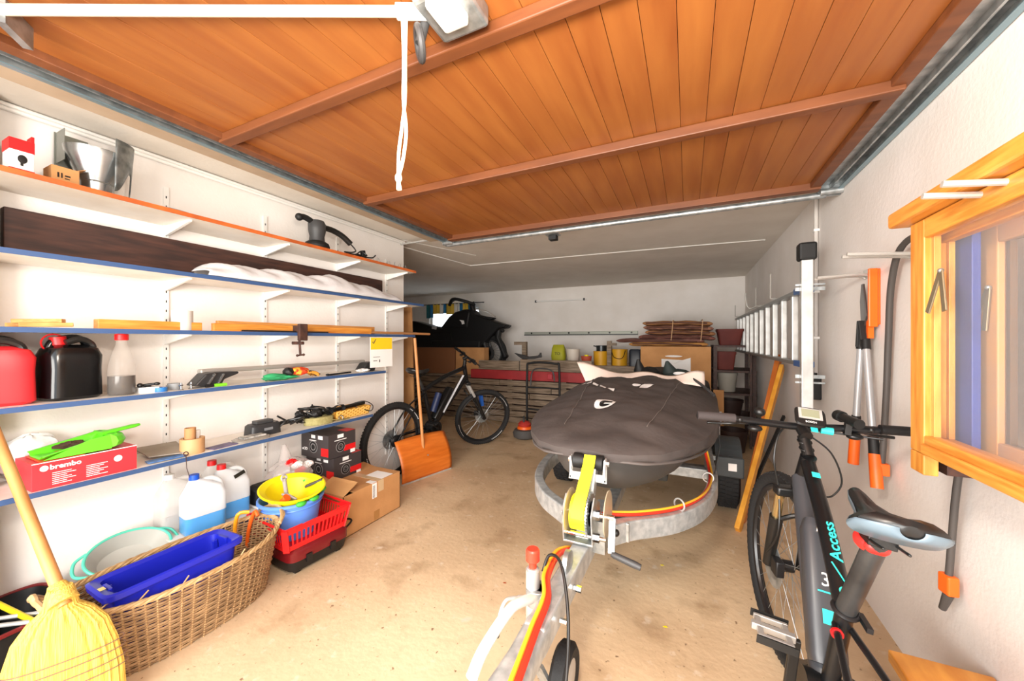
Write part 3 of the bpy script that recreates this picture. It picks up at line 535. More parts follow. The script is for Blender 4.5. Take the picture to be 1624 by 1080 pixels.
# --- lowest shelf
z = .257
jugc = M('milky jug plastic', '#eef1f4', .3, Alpha=.55); bluel = M('blue screenwash', '#1a93dc', .2); clearj = M('pale empty jug', '#f2eeea', .3, Alpha=.38)
def jug(x, y, capm, liquid, label, rot=0, k=1.0):
    g = T('plastic_jug', label, 'jug', (x, y, z), 'plastic jugs on the lowest shelf', (0, 0, rot), True)
    hx, hy, hh = .06 * k, .088 * k, .20 * k
    P('body', MB().loft([(0, 0, .001, hx * .92, hy * .94, 5), (0, 0, .012, hx, hy, 6), (0, 0, .093 * k, hx, hy, 6)], 36), (M('blue-tinted thin plastic', '#e6f2fb', .25, Alpha=.10) if liquid else clearj), g)
    P('shoulder', MB().loft([(0, 0, .0935 * k, hx, hy, 6), (0, 0, hh * .92, hx, hy, 6), (0, 0, hh * 1.12, hx * .85, hy * .82, 4), (0, -hy * .3, hh * 1.3, hx * .4, hy * .42, 2.4), (0, -hy * .42, hh * 1.36, .02, .02, 2)], 36), liquid and jugc or clearj, g)
    if liquid: P('liquid', MB().loft([(0, 0, .004, hx * .90, hy * .92, 5), (0, 0, .014, hx * .97, hy * .98, 6), (0, 0, .092 * k, hx * .97, hy * .98, 6)], 36), bluel, g)
    P('cap', MB().cyl((0, -hy * .42, hh * 1.35), (0, -hy * .42, hh * 1.48), .022, .021, n=20), capm, g)
    P('handle', MB().tube([(0, -hy * .1, hh * 1.27), (0, hy * .4, hh * 1.29), (0, hy * .82, hh * 1.15), (0, hy * .94, hh * .9)], .012, 10, smooth=5), liquid and jugc or clearj, g)
    return g
bc = M('blue cap', '#1452c8', .35)
jug(-2.285, yat(322, -2.285), bc, True, 'blue-capped jug half full of blue liquid at the shelf edge', -.12)
j2 = jug(-2.335, yat(366, -2.32), red, True, 'red-capped jug half full of blue liquid with a black handle tag', -.1)
P('handle_tag', MB().bar((.062, .0, .225), (.062, .05, .245), .004, .02), black, j2, False)
jug(-2.43, 1.02, white, False, 'empty pale jug behind the blue-capped jug, nearest the metal upright', 0, .98)
jug(-2.435, 1.215, red, False, 'empty pale jug with a red cap behind the two blue jugs', 0, 1.03)
y = yat(418, -2.3)
g = T('black_pouch', 'black zip pouch with red trim leaning behind the yellow bowl', 'pouch', (-2.32, y, z)); P('pouch', MB().box((-2.32, y + .02, z + .06), (.1, .15, .12), (0, .2, 0)), blackm, g, bev=.02); P('trim', MB().bar((-2.25, y - .04, z + .12), (-2.28, y + .09, z + .135), .006, .012), red, g, False)
S('white_tray', MB().box((-2.30, 1.50, z + .008), (.22, .36, .012)), white, 'white flat tray under the clear rubbish bag on the lowest shelf', 'tray', smooth=False, bev=.004)
y = 1.57
g = T('rubbish_bag', 'clear plastic bag of red, white and green packaging on the lowest shelf', 'bag', (-2.32, y, z + .015))
P('film', lump((-2.34, y, z + .115), (.10, .13, .10), .14, 31).cyl((-2.38, y, z + .18), (-2.40, y + .0, z + .30), .05, .012), M('clear film', '#e6dcd8', .2, Alpha=.35), g)
for i, (dx, dy, dz, m_) in enumerate([(.06, -.05, .11, red), (.075, .03, .13, red), (.08, .05, .06, M('green packaging', '#2c9159', .4)), (.075, -.02, .05, blackm), (.07, .01, .17, paper), (.05, -.02, .19, red), (.08, -.07, .04, dgrey), (.06, .09, .15, paper)]):
    P('contents', lump((-2.34 + dx * .8, y + dy, z + .01 + dz), (.02, .035, .022), .2, 40 + i), m_, g, False)
bx = M('charcoal carton', '#3b3536', .5)
def speaker_box(x0, x1, y0, y1, zz, h, label):
    g = T('charcoal_carton', label, 'box', ((x0 + x1) / 2, (y0 + y1) / 2, zz), 'stacked charcoal cartons')
    P('carton', MB().bb(x0, x1, y0, y1, zz, zz + h), bx, g, False, bev=.001)
    P('red_panel', MB().bb(x1 - .07, x1 + .0008, y0 - .0008, y0 + .001, zz + .02, zz + .075).bb(x1 - .001, x1 + .0008, y1 - .10, y1, zz + .03, zz + .07).bb(x1 - .09, x1, y1 - .08, y1, zz + h, zz + h + .0008), red, g, False)
    P('disc_print', MB().cyl((x1, y0 + .10, zz + h * .42), (x1 + .001, y0 + .10, zz + h * .42), .038, n=24).cyl((x1 - .15, y0 - .001, zz + h * .45), (x1 - .15, y0, zz + h * .45), .042, n=24), M('grey print ring', '#8e8a8a', .5), g)
    P('disc_print', MB().cyl((x1, y0 + .10, zz + h * .42), (x1 + .0016, y0 + .10, zz + h * .42), .034, n=24).cyl((x1 - .15, y0 - .0016, zz + h * .45), (x1 - .15, y0, zz + h * .45), .038, n=24), blackm, g)
    P('pattern', MB().torus((x1 + .0014, y0 + .10, zz + h * .42), (1, 0, 0), .02, .003, 20, 4, .2).torus((x1 + .0014, y0 + .10, zz + h * .42), (1, 0, 0), .01, .002, 16, 4, .2).torus((x1 - .15, y0 - .0016, zz + h * .45), (0, 1, 0), .022, .003, 20, 4, .2), M('grey print ring', '#8e8a8a', .5), g)
    P('sticker', MB().bb(x1, x1 + .001, y0 + .075, y0 + .125, zz + h * .80, zz + h * .95).bb(x1 - .10, x1 - .055, y0 - .001, y0, zz + h * .80, zz + h * .95).bb(x1 - .17, x1 - .13, y0 - .001, y0, zz + h * .82, zz + h * .96).bb(x1, x1 + .001, y1 - .045, y1 - .005, zz + .005, zz + .03), paper, g, False)
    text('eCID', .026, frame4((x1 - .235, y0 - .0012, zz + h * .33), (1, 0, 0), (0, 0, 1)), paper, g, ext=.0003, bold=.0006)
    pl = MB().bb(x1, x1 + .0008, y0 + .05, y0 + .15, zz + h * .70, zz + h * .73).bb(x1 - .19, x1 - .12, y0 - .0008, y0, zz + h * .71, zz + h * .74); P('printed_lines', pl, paper, g, False); return g
speaker_box(-2.485, -2.205, 1.79, 2.03, z, .165, 'lower of two stacked charcoal and red cartons beside the clear bag')
speaker_box(-2.49, -2.215, 1.755, 1.985, z + .166, .165, 'upper of two stacked charcoal and red cartons below the shelf')

# ---------------- things on the floor, left ----------------
# cardboard box
g = T('cardboard_box', 'large half-open brown cardboard box with a barcode label on the floor', 'box', (-2.06, 1.90, 0))
X0, X1, Y0, Y1, h = -2.19, -1.94, 1.645, 2.15, .262; t = .004
P('carton', MB().bb(X1 - t, X1, Y0, Y1, 0, h).bb(X0, X0 + t, Y0, Y1, 0, h).bb(X0, X1, Y0, Y0 + t, 0, h).bb(X0, X1, Y1 - t, Y1, 0, h).bb(X0, X1, Y0, Y1, 0, t), card, g, False)
P('flap', MB().poly([(X0, Y0 + .08, h), (X1, Y0 + .08, h), (X1, Y1, h), (X0, Y1, h)], (0, 0, .004)), card, g, False)
P('flap', MB().poly([(X0, Y0, h), (X1, Y0, h), (X1 - .02, Y0 + .13, h + .045), (X0 + .02, Y0 + .11, h + .055)], (0, 0, .004)), M('cardboard inside', '#c79560', .85), g, False)
P('flap', MB().poly([(X0, Y0, h), (X0, Y1, h), (X0 - .12, Y1, h + .02), (X0 - .12, Y0, h + .03)], (0, 0, .004)), card, g, False)
P('tape', MB().bb(X0, X1, Y0 + .29, Y0 + .34, h + .004, h + .0055).bb(X1, X1 + .001, Y0 + .29, Y0 + .34, 0 + .19, h + .004), M('clear tape', '#cdb08a', .25), g, False)
P('label_sheet', MB().bb(X1 - .16, X1 - .01, Y0 + .33, Y0 + .44, h + .0045, h + .0058).bb(X1, X1 + .0015, Y0 + .235, Y0 + .275, h - .10, h - .0).bb(X1 - .06, X1, Y0 + .235, Y0 + .275, h + .0045, h + .0058), paper, g, False)
P('barcode', (lambda m_: [m_.bb(X1 + .0015, X1 + .002, Y0 + .24, Y0 + .258, h - .095 + i * .007, h - .092 + i * .007) for i in range(12)] and m_)(MB()), blackm, g, False, kind='stuff')
P('tape_patch', MB().bb(X1, X1 + .001, Y0 + .25, Y0 + .30, .01, .07), M('brown tape', '#a97843', .4), g, False)
# dark toolbox, red basket, blue bucket, yellow bowl
g = T('toolbox', 'low black and dark red plastic toolbox on the floor under the red basket', 'toolbox', (-2.02, 1.44, 0), None, (0, 0, -.08), True)
P('base', MB().loft([(0, 0, .01, .15, .15, 8), (0, 0, .02, .165, .165, 8), (0, 0, .075, .175, .175, 8)], 40), black, g); P('lid', MB().loft([(0, 0, .075, .178, .178, 8), (0, 0, .12, .178, .178, 8), (0, 0, .14, .165, .165, 7)], 40), M('dark red translucent lid', '#6b1418', .25), g)
for sx, sy in ((1, 1), (1, -1), (-1, 1), (-1, -1)): P('foot', MB().box((sx * .13, sy * .12, .008), (.03, .03, .016)), black, g, False)
P('latch', MB().box((.182, .06, .075), (.012, .03, .04)), black, g, False); P('latch', MB().box((.182, -.08, .075), (.012, .03, .04)), black, g, False); P('handle', MB().tube([(.05, .17, .10), (.06, .23, .12), (.11, .235, .12), (.13, .17, .10)], .006, 8, smooth=4), black, g)
g = T('red_basket', 'red slotted plastic basket holding the blue bucket', 'basket', (-2.02, 1.42, .142), None, (0, 0, -.08), True)
rp_ = M('red basket plastic', '#e2191c', .38)
A, B_, hb = .16, .168, .125
mb = MB()
for s in (-1, 1):
    for ax in (0, 1):
        L = (B_ if ax == 0 else A); off = (A if ax == 0 else B_)
        def q(a, zz, d=0): 
            k = 1 + .14 * zz / hb; return (s * (off * k + d), a * k, zz) if ax == 0 else (a * k, s * (off * k + d), zz)
        n_ = 15
        for i in range(n_):
            a = -L + 2 * L * (i + .5) / n_; mb.bar(q(a, .02), q(a, hb - .03), .007 if 0 else .008, .004, (1, 0, 0) if ax == 0 else (0, 1, 0))
        mb.poly([q(-L, 0), q(L, 0), q(L, .028), q(-L, .028)], (0.004 * s if ax == 0 else 0, 0.004 * s if ax else 0, 0))
        dip = .02 if ax == 0 else .045
        mb.poly([q(-L, hb - .03), q(L, hb - .03), q(L, hb), q(L * .6, hb), q(L * .4, hb - dip + .025), q(-L * .4, hb - dip + .025), q(-L * .6, hb), q(-L, hb)], (0.005 * s if ax == 0 else 0, 0.005 * s if ax else 0, 0))
P('lattice_wall', mb, rp_, g, False); P('bottom', MB().box((0, 0, .003), (2 * A, 2 * B_, .006)), rp_, g, False)
P('rim', MB().tube([(sx * A * 1.14 * (1), sy * B_ * 1.14, hb) for sx, sy in ((-1, -1), (1, -1))], .007, 8).tube([(A * 1.15, -B_ * 1.14, hb), (A * 1.15, -B_ * .6, hb)], .007, 8).tube([(A * 1.15, B_ * .6, hb), (A * 1.15, B_ * 1.14, hb)], .007, 8).tube([(A * 1.14, B_ * 1.14, hb), (-A * 1.14, B_ * 1.14, hb), (-A * 1.14, -B_ * 1.14, hb)], .007, 8), rp_, g)
P('corner', MB().bar((A, -B_, 0), (A * 1.14, -B_ * 1.14, hb), .03, .008).bar((A, B_, 0), (A * 1.14, B_ * 1.14, hb), .03, .008).bar((-A, -B_, 0), (-A * 1.14, -B_ * 1.14, hb), .03, .008), rp_, g, False)
bm_ = M('periwinkle bucket plastic', '#5f8fe6', .35)
g = T('blue_bucket', 'light blue plastic bucket standing in the red basket', 'bucket', (-2.05, 1.385, .155))
P('pail', MB().lathe([(.001, .005), (.125, .0), (.155, .19), (.168, .192), (.168, .205), (.16, .207), (.156, .205), (.15, .19), (.12, .01), (.001, .01)], (-2.05, 1.385, .15), 40), bm_, g); P('rim_band', MB().torus((-2.05, 1.385, .318), (0, 0, 1), .153, .005, 40, 6), bm_, g)
g = T('yellow_bowl', 'yellow plastic bowl with green spots resting in the blue bucket', 'bowl', (-2.05, 1.385, .26)); rt = Euler((.05, .16, 0)).to_matrix()
P('bowl', MB().lathe([(.001, .004), (.09, 0), (.135, .10), (.165, .115), (.168, .122), (.16, .124), (.130, .11), (.085, .008), (.001, .01)], (-2.05, 1.385, .29), 40, rt), yellow, g)
for a in (-.3, .2, .9, 2.0): P('green_spot', MB().sph(Vector((-2.05, 1.385, .29)) + rt @ Vector((.147 * math.cos(a), .147 * math.sin(a), .09)), (.02, .03, .016)), M('green rubber', '#3fae3a', .5), g)
g = T('hand_trowel', 'clear plastic scoop with an upright handle in the yellow bowl', 'scoop', (-2.05, 1.38, .31)); P('blade', MB().loft([(0, 0, 0, .035, .012, 2.5), (0, 0, .07, .045, .01, 2.5), (0, 0, .085, .02, .01, 2)], 20, Euler((.9, .3, .4)).to_matrix(), (-2.03, 1.38, .335)), M('grey scoop', '#a49e9c', .35), g)
P('handle', MB().tube([(-2.04, 1.35, .37), (-2.03, 1.335, .43), (-2.025, 1.325, .475)], .011, 10, smooth=4).torus((-2.025, 1.325, .478), (1, 0, .2), .014, .006, 16, 6), M('grey scoop', '#a49e9c', .35), g)
S('orange_peg', MB().cyl((-1.99, 1.29, .36), (-1.97, 1.30, .385), .017).cyl((-1.97, 1.30, .385), (-1.965, 1.302, .39), .021), orange, 'small orange knob lying in the yellow bowl', 'knob')
S('grey_brush', MB().bar((-2.05, 1.47, .375), (-1.98, 1.53, .41), .03, .012), dgrey, 'dark grey brush handle lying across the yellow bowl', 'brush', smooth=False, bev=.003)
# orange handles behind the wicker basket
g = T('garden_shears', 'yellow and orange tool handles sticking up behind the wicker basket', 'tool', (-2.12, 1.15, 0)); P('handle', MB().tube([(-2.15, 1.13, .02), (-2.13, 1.13, .22), (-2.10, 1.13, .34), (-2.07, 1.17, .345)], .009, 8, smooth=4), M('amber handle', '#f0a020', .4), g); P('handle', MB().tube([(-2.12, 1.18, .02), (-2.10, 1.18, .22), (-2.08, 1.20, .33), (-2.05, 1.20, .315)], .009, 8, smooth=4), orange, g)
# wicker basket
wk = M('wicker', '#a5835c', .7, col2='#7f6040', scale=18, bump=.2); wk2 = M('pale wicker', '#c8a678', .65, col2='#a37f52', scale=22)
BC = Vector((-2.0, .857, 0)); BH = .275
def bpt(a, zz, d=0):
    t = zz / BH; ax = .165 + .045 * t + d; ay = .33 + .055 * t + d; c, s = math.cos(a), math.sin(a); e = 2 / 2.3
    return Vector((BC.x + ax * math.copysign(abs(c) ** e, c), BC.y + ay * math.copysign(abs(s) ** e, s), zz + .03 * t * (abs(s) ** 3)))
g = T('wicker_basket', 'large oval brown wicker laundry basket on the floor', 'basket', tuple(BC))
n_ = 132; mb = MB()
for j in range(24):
    zz = .008 + j * (BH - .03) / 23; mb.tube([bpt(2 * math.pi * i / n_, zz, .0035 * math.sin(i * math.pi / 2 + math.pi * j + .01)) for i in range(n_)], .0052, 4, True)
P('woven_strands', mb, wk, g, kind='stuff')
mb = MB()
for i in range(66): a = 2 * math.pi * i / 66; mb.tube([bpt(a, .0), bpt(a, BH * .5), bpt(a, BH)], .0035, 5)
P('stakes', mb, wk2, g, kind='stuff')
for k in range(4):
    P('rim_strand', MB().tube([bpt(2 * math.pi * i / 120, BH + .006 * math.sin(i * .9 + k * 1.57), .007 * math.cos(i * .9 + k * 1.57)) for i in range(120)], .006, 6, True), wk2, g)
P('bottom', MB().loft([(BC.x, BC.y, .004, .16, .325, 2.3), (BC.x, BC.y, .012, .162, .33, 2.3)], 40), wk, g)
for a0, s in ((math.pi / 2, 1), (-math.pi / 2, -1)):
    mb = MB()
    for k in range(3):
        mb.tube([(BC.x + dx, BC.y + s * (.372 + dy), BH + .03 + dz + .004 * math.sin(i * 2 + k * 2.1)) for i, (dx, dy, dz) in enumerate([(-.10, -.012, 0), (-.07, .02 + .005 * k, .03), (-.02, .035, .045 + .006 * k), (.03, .035, .045), (.08, .015 + .005 * k, .025), (.11, -.015, 0)])], .008, 7, smooth=6)
    P('handle', mb, wk2, g)
for k, (a, L) in enumerate([(-.9, .06), (-.55, .04), (-.2, .03), (.25, .03), (.6, .035)]):
    p = bpt(a, BH); P('loose_cane', MB().tube([p, p + Vector((-.01, L, .025))], .003, 5), wk2, g)
# blue crate
bl = M('royal blue plastic', '#1620a8', .35); g = T('blue_crate', 'royal blue plastic crate tilted inside the wicker basket', 'crate', (-1.925, .80, .12), None, (.04, -.07, -.06), True)
mb = MB(); n4 = 40
sec = [(.08, .17, 0), (.10, .20, .19), (.118, .222, .195), (.120, .224, .215), (.112, .214, .22), (.092, .19, .21), (.074, .165, .012)]
mb.loft([(0, 0, zz, a, b, 9) for a, b, zz in sec], n4, cap=True)
P('shell', mb, bl, g); 
for s in (-1, 1): P('grip_lug', MB().box((0, s * .185, .19), (.07, .012, .05)).box((.05, s * .172, .12), (.012, .02, .15)).box((-.05, s * .172, .12), (.012, .02, .15)), bl, g, False, bev=.003)
P('sticker', MB().box((.02, -.205, .2215), (.03, .016, .001)), M('yellowed sticker', '#d8c37a', .6), g, False)
# teal-rimmed tub
g = T('clear_tub', 'clear plastic tub with a teal rim leaning against the wall behind the basket', 'tub', (-2.36, .80, .02)); teal = M('teal plastic', '#58c6ac', .4)
rt = Euler((.0, .62, .0)).to_matrix(); c0 = Vector((-2.33, .80, .27)); 
P('bowl', MB().lathe([(.07, -.08), (.10, -.07), (.142, 0), (.138, 0), (.096, -.065), (.066, -.074)], c0, 40, rt, (.72, 1)), M('frosted plastic', '#bdbdb6', .35, Alpha=.85), g)
base = [c0 + rt @ Vector((.146 * .72 * math.cos(a), .146 * math.sin(a), 0)) for a in [2 * math.pi * i / 48 for i in range(48)]]
P('rim', MB().tube(base, .006, 8, True), teal, g)
for s in (-1, 1): P('handle', MB().tube([c0 + rt @ Vector(p) for p in ((-.06, s * .125, 0), (-.04, s * .165, -.01), (.02, s * .175, -.015), (.06, s * .125, -.0))], .006, 8, smooth=5), teal, g)
P('foot', MB().lathe([(.069, -.082), (.069, -.09)], c0, 30, rt, (.72, 1)), teal, g)
# broom
g = T('straw_broom', 'golden straw broom with wire binding and wooden stick in the left corner', 'broom', (-1.9, .49, 0)); straw = M('broom straw', '#e6c45e', .75, col2='#c79c3c', scale=10, stretch=(26, 26, 1), bump=.4)
hd = Vector((-2.27 + 1.80, .405 - .455, .965 - .435)).normalized(); top = Vector((-1.80, .455, .435))
P('stick', MB().cyl(top - hd * .04, (-2.27, .405, .965), .016, .0145), M('broom stick wood', '#c98f54', .5, col2='#b57c44', scale=6), g)
rot = Euler((0, 0, yat and -.62)).to_matrix().to_3x3(); fw = Vector((.40, .92, 0)).normalized()   # width direction of the fan
nn = Vector((fw.y, -fw.x, 0)); c0 = Vector((-1.795, .465, 0))
prof = [(0, .140, .034), (.06, .146, .036), (.14, .143, .036), (.22, .130, .036), (.29, .108, .034), (.335, .075, .032), (.36, .042, .028), (.40, .034, .026), (.415, .028, .024)]
mb = MB(); rs = []
for zz, wd, th in [(a * 1.105, b * .93, c * .93) for a, b, c in prof]:
    off = c0 + (top - Vector((0, 0, .435)) - c0) * (zz / .435)
    rs.append([off + Vector((0, 0, zz + (0 if zz else .004 * math.sin(i * 5)))) + fw * wd * math.copysign(abs(math.cos(2 * math.pi * i / 72)) ** .8, math.cos(2 * math.pi * i / 72)) * (1 + .012 * math.sin(i * 2.3)) + nn * th * math.sin(2 * math.pi * i / 72) * (1 + .08 * math.sin(i * 2.3)) for i in range(72)])
P('straw_head', mb.rings(rs), straw, g)
for k, zz in enumerate((.15, .178, .21, .237)):
    wd = .136 - (.0028 * k); P('binding_wire', MB().tube([c0 + Vector((0, 0, zz)) + fw * (wd + .002) * math.copysign(abs(math.cos(a)) ** .8, math.cos(a)) + nn * .037 * math.sin(a) for a in [2 * math.pi * i / 60 for i in range(60)]], .0016, 5, True), M('binding wire', '#8a6c5c', .5, .4), g)
P('neck_wrap', MB().cyl(top - hd * .03, top + hd * .012, .034, .03, 24).cyl(top + hd * .012, top + hd * .035, .027, .02, 24), straw, g)
# dark box at lower left corner
g = T('black_tub', 'black open tub with a dark red rim in the lower left corner', 'tub', (-2.29, .385, 0), None, (0, 0, .1), True)
mb = MB().loft([(0, 0, 0, .13, .16, 6), (0, 0, .22, .16, .2, 6), (0, 0, .225, .15, .19, 6), (0, 0, .02, .12, .15, 6)], 40); P('shell', mb, blackm, g)
P('rim', MB().tube([(.163 * math.copysign(abs(math.cos(a)) ** .34, math.cos(a)), .203 * math.copysign(abs(math.sin(a)) ** .34, math.sin(a)), .222) for a in [2 * math.pi * (i + .5) / 48 for i in range(48)]], .008, 6, True), M('dark red rim', '#6b1a1c', .4), g)
g = T('metal_rods', 'grey metal rods and one yellow rod lying across the black tub', 'rods', (-2.2, .42, .2)); P('rod', MB().cyl((-2.40, .30, .236), (-2.07, .56, .24), .007), alu, g); P('rod', MB().cyl((-2.38, .27, .236), (-2.04, .52, .24), .007), alu, g); P('rod', MB().cyl((-2.42, .44, .236), (-2.1, .47, .24), .009), yellow, g, label='yellow rod')
# snow shovel
g = T('snow_shovel', 'snow shovel with an orange wooden blade leaning on the shelf end', 'shovel', (-2.16, 2.74, 0)); bw_ = M('orange plywood', '#e07a2a', .4, col2='#cc661c', scale=4, stretch=(1, 1, 8))
pL, pR = Vector((-2.20, 2.46, 0)), Vector((-2.07, 3.0, 0)); nb_ = Vector((pR.y - pL.y, -(pR.x - pL.x), 0)).normalized()
def blade(u, v):
    p = pL + (pR - pL) * u; hgt = .36; return p - nb_ * (.11 * v ** 1.4 - .03 * math.sin(math.pi * v)) + Vector((0, 0, .008 + hgt * v - .015 * (2 * u - 1) ** 2 * v)) - (pR - pL).normalized() * 0 
P('blade', MB().sheet(blade, 16, 12), bw_, g, solid=.008)
P('edge', MB().bar(pL + Vector((0, 0, .008)), pR + Vector((0, 0, .008)), .012, .014), alu, g, False); mid = (pL + pR) / 2
hb0 = mid - nb_ * .03 + Vector((0, 0, .12)); P('stick', MB().cyl(mid - nb_ * .045 + Vector((0, 0, .05)) , (-2.225, 2.655, 1.262), .014, .013), M('shovel stick wood', '#cf9159', .5, col2='#bb7d47', scale=5), g)
P('bolt', MB().sph(mid - nb_ * .0 + Vector((0, 0, .20)), .007), steel, g)
# cardboard panel behind wall end
S('cardboard_sheet', MB().box((-2.86, 3.04, .79), (.55, .02, 1.58), (0, -.03, .1)), card, 'tall brown cardboard sheet leaning behind the end of the left wall', 'cardboard', smooth=False)
# ---------------- boat trailer ----------------
TX = -.36
g = T('jetski_trailer', 'galvanised jet ski trailer with hoop frame, winch and jockey wheel', 'trailer', (TX, 2.2, 0))
rs_ = []
def recttube(pts, wd, ht, smooth=8):
    pts = [Vector(p) for p in pts]; pts = spline(pts, smooth) if smooth else pts; rs = []
    for i, p in enumerate(pts):
        t = (pts[min(i + 1, len(pts) - 1)] - pts[max(i - 1, 0)]).normalized(); sd = t.cross(Vector((0, 0, 1))).normalized() * wd / 2; up = sd.cross(t).normalized() * ht / 2
        rs.append([p - sd - up, p + sd - up, p + sd + up, p - sd + up])
    return MB().rings(rs)
galv = M('trailer galvanising', '#c9cccc', .42, .45, col2='#a5aaac', scale=30)
bar = P('drawbar', recttube([(TX + .01, 1.75, .46), (TX + .01, 1.5, .46), (TX, 1.2, .45), (TX - .01, .92, .44)], .06, .08, 3), galv, g, False, bev=.006)
for s, nm in ((-1, 'left'), (1, 'right')):
    P('frame_arm', recttube([(TX + s * .02, 1.50, .44), (TX + s * .13, 1.64, .44), (TX + s * .30, 1.80, .435), (TX + s * .42, 2.02, .43), (TX + s * .485, 2.35, .42), (TX + s * .49, 2.8, .41), (TX + s * .49, 3.6, .41), (TX + s * .47, 4.5, .41)], .05, .085, 8), galv, g, False, bev=.006)
P('cross_member', MB().bb(TX - .47, TX + .47, 2.62, 2.68, .37, .43), galv, g, False, bev=.004); P('cross_member', MB().bb(TX - .47, TX + .47, 4.2, 4.26, .37, .43), galv, g, False, bev=.004)
P('keel_beam', MB().bb(TX - .03, TX + .03, 1.6, 4.4, .36, .42), galv, g, False, bev=.004)
P('front_plate', MB().bb(TX - .14, TX + .14, 1.60, 1.68, .40, .48), steel, g, False, bev=.004)
P('axle', MB().bb(TX - .60, TX + .60, 3.2, 3.26, .21, .27), galv, g, False)
for s in (-1, 1):
    P('bunk', MB().bb(TX + s * .22 - .035, TX + s * .22 + .035, 2.3, 4.3, .43, .47), M('bunk carpet', '#454441', .95), g, False, bev=.01)
    wx = TX + s * .62; wl = P('road_wheel', MB().lathe([(.03, -.055), (.13, -.06), (.145, -.065), (.145, .065), (.13, .06), (.03, .02)], (wx, 3.23, .24), 32, Euler((0, R(90), 0)).to_matrix()), steel, g)
    P('tyre', MB().lathe([(.145, -.056), (.16, -.07), (.205, -.074), (.23, -.06), (.236, -.03), (.236, .03), (.23, .06), (.205, .074), (.16, .07), (.145, .056)], (wx, 3.23, .24), 48, Euler((0, R(90), 0)).to_matrix()), rubber, wl)
    tr = MB()
    for i in range(48):
        a = 2 * math.pi * i / 48
        for k in (-1, 0, 1): tr.box((wx + k * .04, 3.23 + .237 * math.cos(a + .03 * k), .24 + .237 * math.sin(a + .03 * k)), (.032, .02, .008), Matrix.Rotation(a + math.pi / 2, 3, 'X'))
    P('tread_blocks', tr, rubber, wl, False, kind='stuff')
    fe = MB(); N = 16
    rr = []
    for i in range(N + 1):
        a = R(10 + 155 * i / N); y_, z_ = 3.23 + .275 * math.cos(a), .24 + .275 * math.sin(a)
        dy, dz = math.cos(a), math.sin(a); rr.append([Vector((wx - .085, y_, z_)), Vector((wx + .085, y_, z_)), Vector((wx + .085, y_ - .006 * dy, z_ - .006 * dz)), Vector((wx - .085, y_ - .006 * dy, z_ - .006 * dz))])
    P('fender', fe.rings(rr), M('fender plastic', '#3b4144', .45), g, False, bev=.002)
    P('fender_face', MB().bb(wx - .085, wx + .085, 2.935, 2.955, .30, .44), M('fender plastic', '#3b4144', .45), g, bev=.012)
    P('reflector', MB().bb(wx - .01, wx + .04, 2.930, 2.936, .35, .40), paper, g, False)
    P('fender_bracket', MB().bb(min(wx, TX + s * .49), max(wx, TX + s * .49), 3.0, 3.04, .39, .42), steel, g, False)
# winch post, roller, winch
wp = P('winch_post', MB().bar((TX + .005, 1.36, .47), (TX + .01, 1.475, .73), .05, .05, (0, 1, 0)), galv, g, False, bev=.004)
P('bow_bracket', recttube([(TX - .068, 1.47, .77), (TX - .068, 1.46, .70), (TX + .068, 1.46, .70), (TX + .068, 1.47, .77)], .006, .035, 0), alu, wp, False)
P('bow_bracket_plate', MB().bb(TX - .071, TX - .066, 1.455, 1.485, .69, .775).bb(TX + .066, TX + .071, 1.455, 1.485, .69, .775).bb(TX - .071, TX + .071, 1.455, 1.485, .69, .697), alu, wp, False)
P('bow_roller', MB().lathe([(.018, -.062), (.030, -.058), (.030, -.03), (.020, -.01), (.020, .01), (.030, .03), (.030, .058), (.018, .062)], (TX, 1.48, .755), 24, Euler((0, R(90), 0)).to_matrix()), blackm, wp)
P('bolt', MB().cyl((TX - .082, 1.48, .755), (TX - .07, 1.48, .755), .010, n=6), chrome, wp); P('bolt', MB().cyl((TX + .07, 1.48, .755), (TX + .082, 1.48, .755), .010, n=6), chrome, wp)
wc = Vector((TX + .0, 1.375, .60)); wn = P('winch', MB().poly([wc + Vector((-.055, -.06, -.09)), wc + Vector((-.055, .05, -.09)), wc + Vector((-.055, .06, .02)), wc + Vector((-.055, -.03, .07)), wc + Vector((-.055, -.08, .02))], (.005, 0, 0)).poly([wc + Vector((.05, -.06, -.09)), wc + Vector((.05, .05, -.09)), wc + Vector((.05, .06, .02)), wc + Vector((.05, -.03, .07)), wc + Vector((.05, -.08, .02))], (.005, 0, 0)).bb(wc.x - .055, wc.x + .055, wc.y - .06, wc.y + .05, wc.z - .095, wc.z - .088), steel, g, False, bev=.001)
P('drum_flange', MB().lathe([(.02, 0), (.08, .0), (.082, .004), (.02, .004)], wc + Vector((-.046, -.01, .0)), 36, Euler((0, R(90), 0)).to_matrix()), M('cream zinc', '#d6c6a8', .4, .5), wn)
P('drum_flange', MB().lathe([(.02, 0), (.08, .0), (.082, .004), (.02, .004)], wc + Vector((.09, .02, .0)), 36, Euler((0, R(90), 0)).to_matrix()), M('cream zinc', '#d6c6a8', .4, .5), wn)
gr = MB().lathe([(.045, -.003), (.072, -.003), (.072, .003), (.045, .003), (.045, -.003)], wc + Vector((.034, -.01, 0)), 40, Euler((0, R(90), 0)).to_matrix())
for i in range(40):
    a = 2 * math.pi * i / 40; gr.box(wc + Vector((.034, -.01 + .075 * math.cos(a), .075 * math.sin(a))), (.006, .007, .006), Matrix.Rotation(a, 3, 'X'))
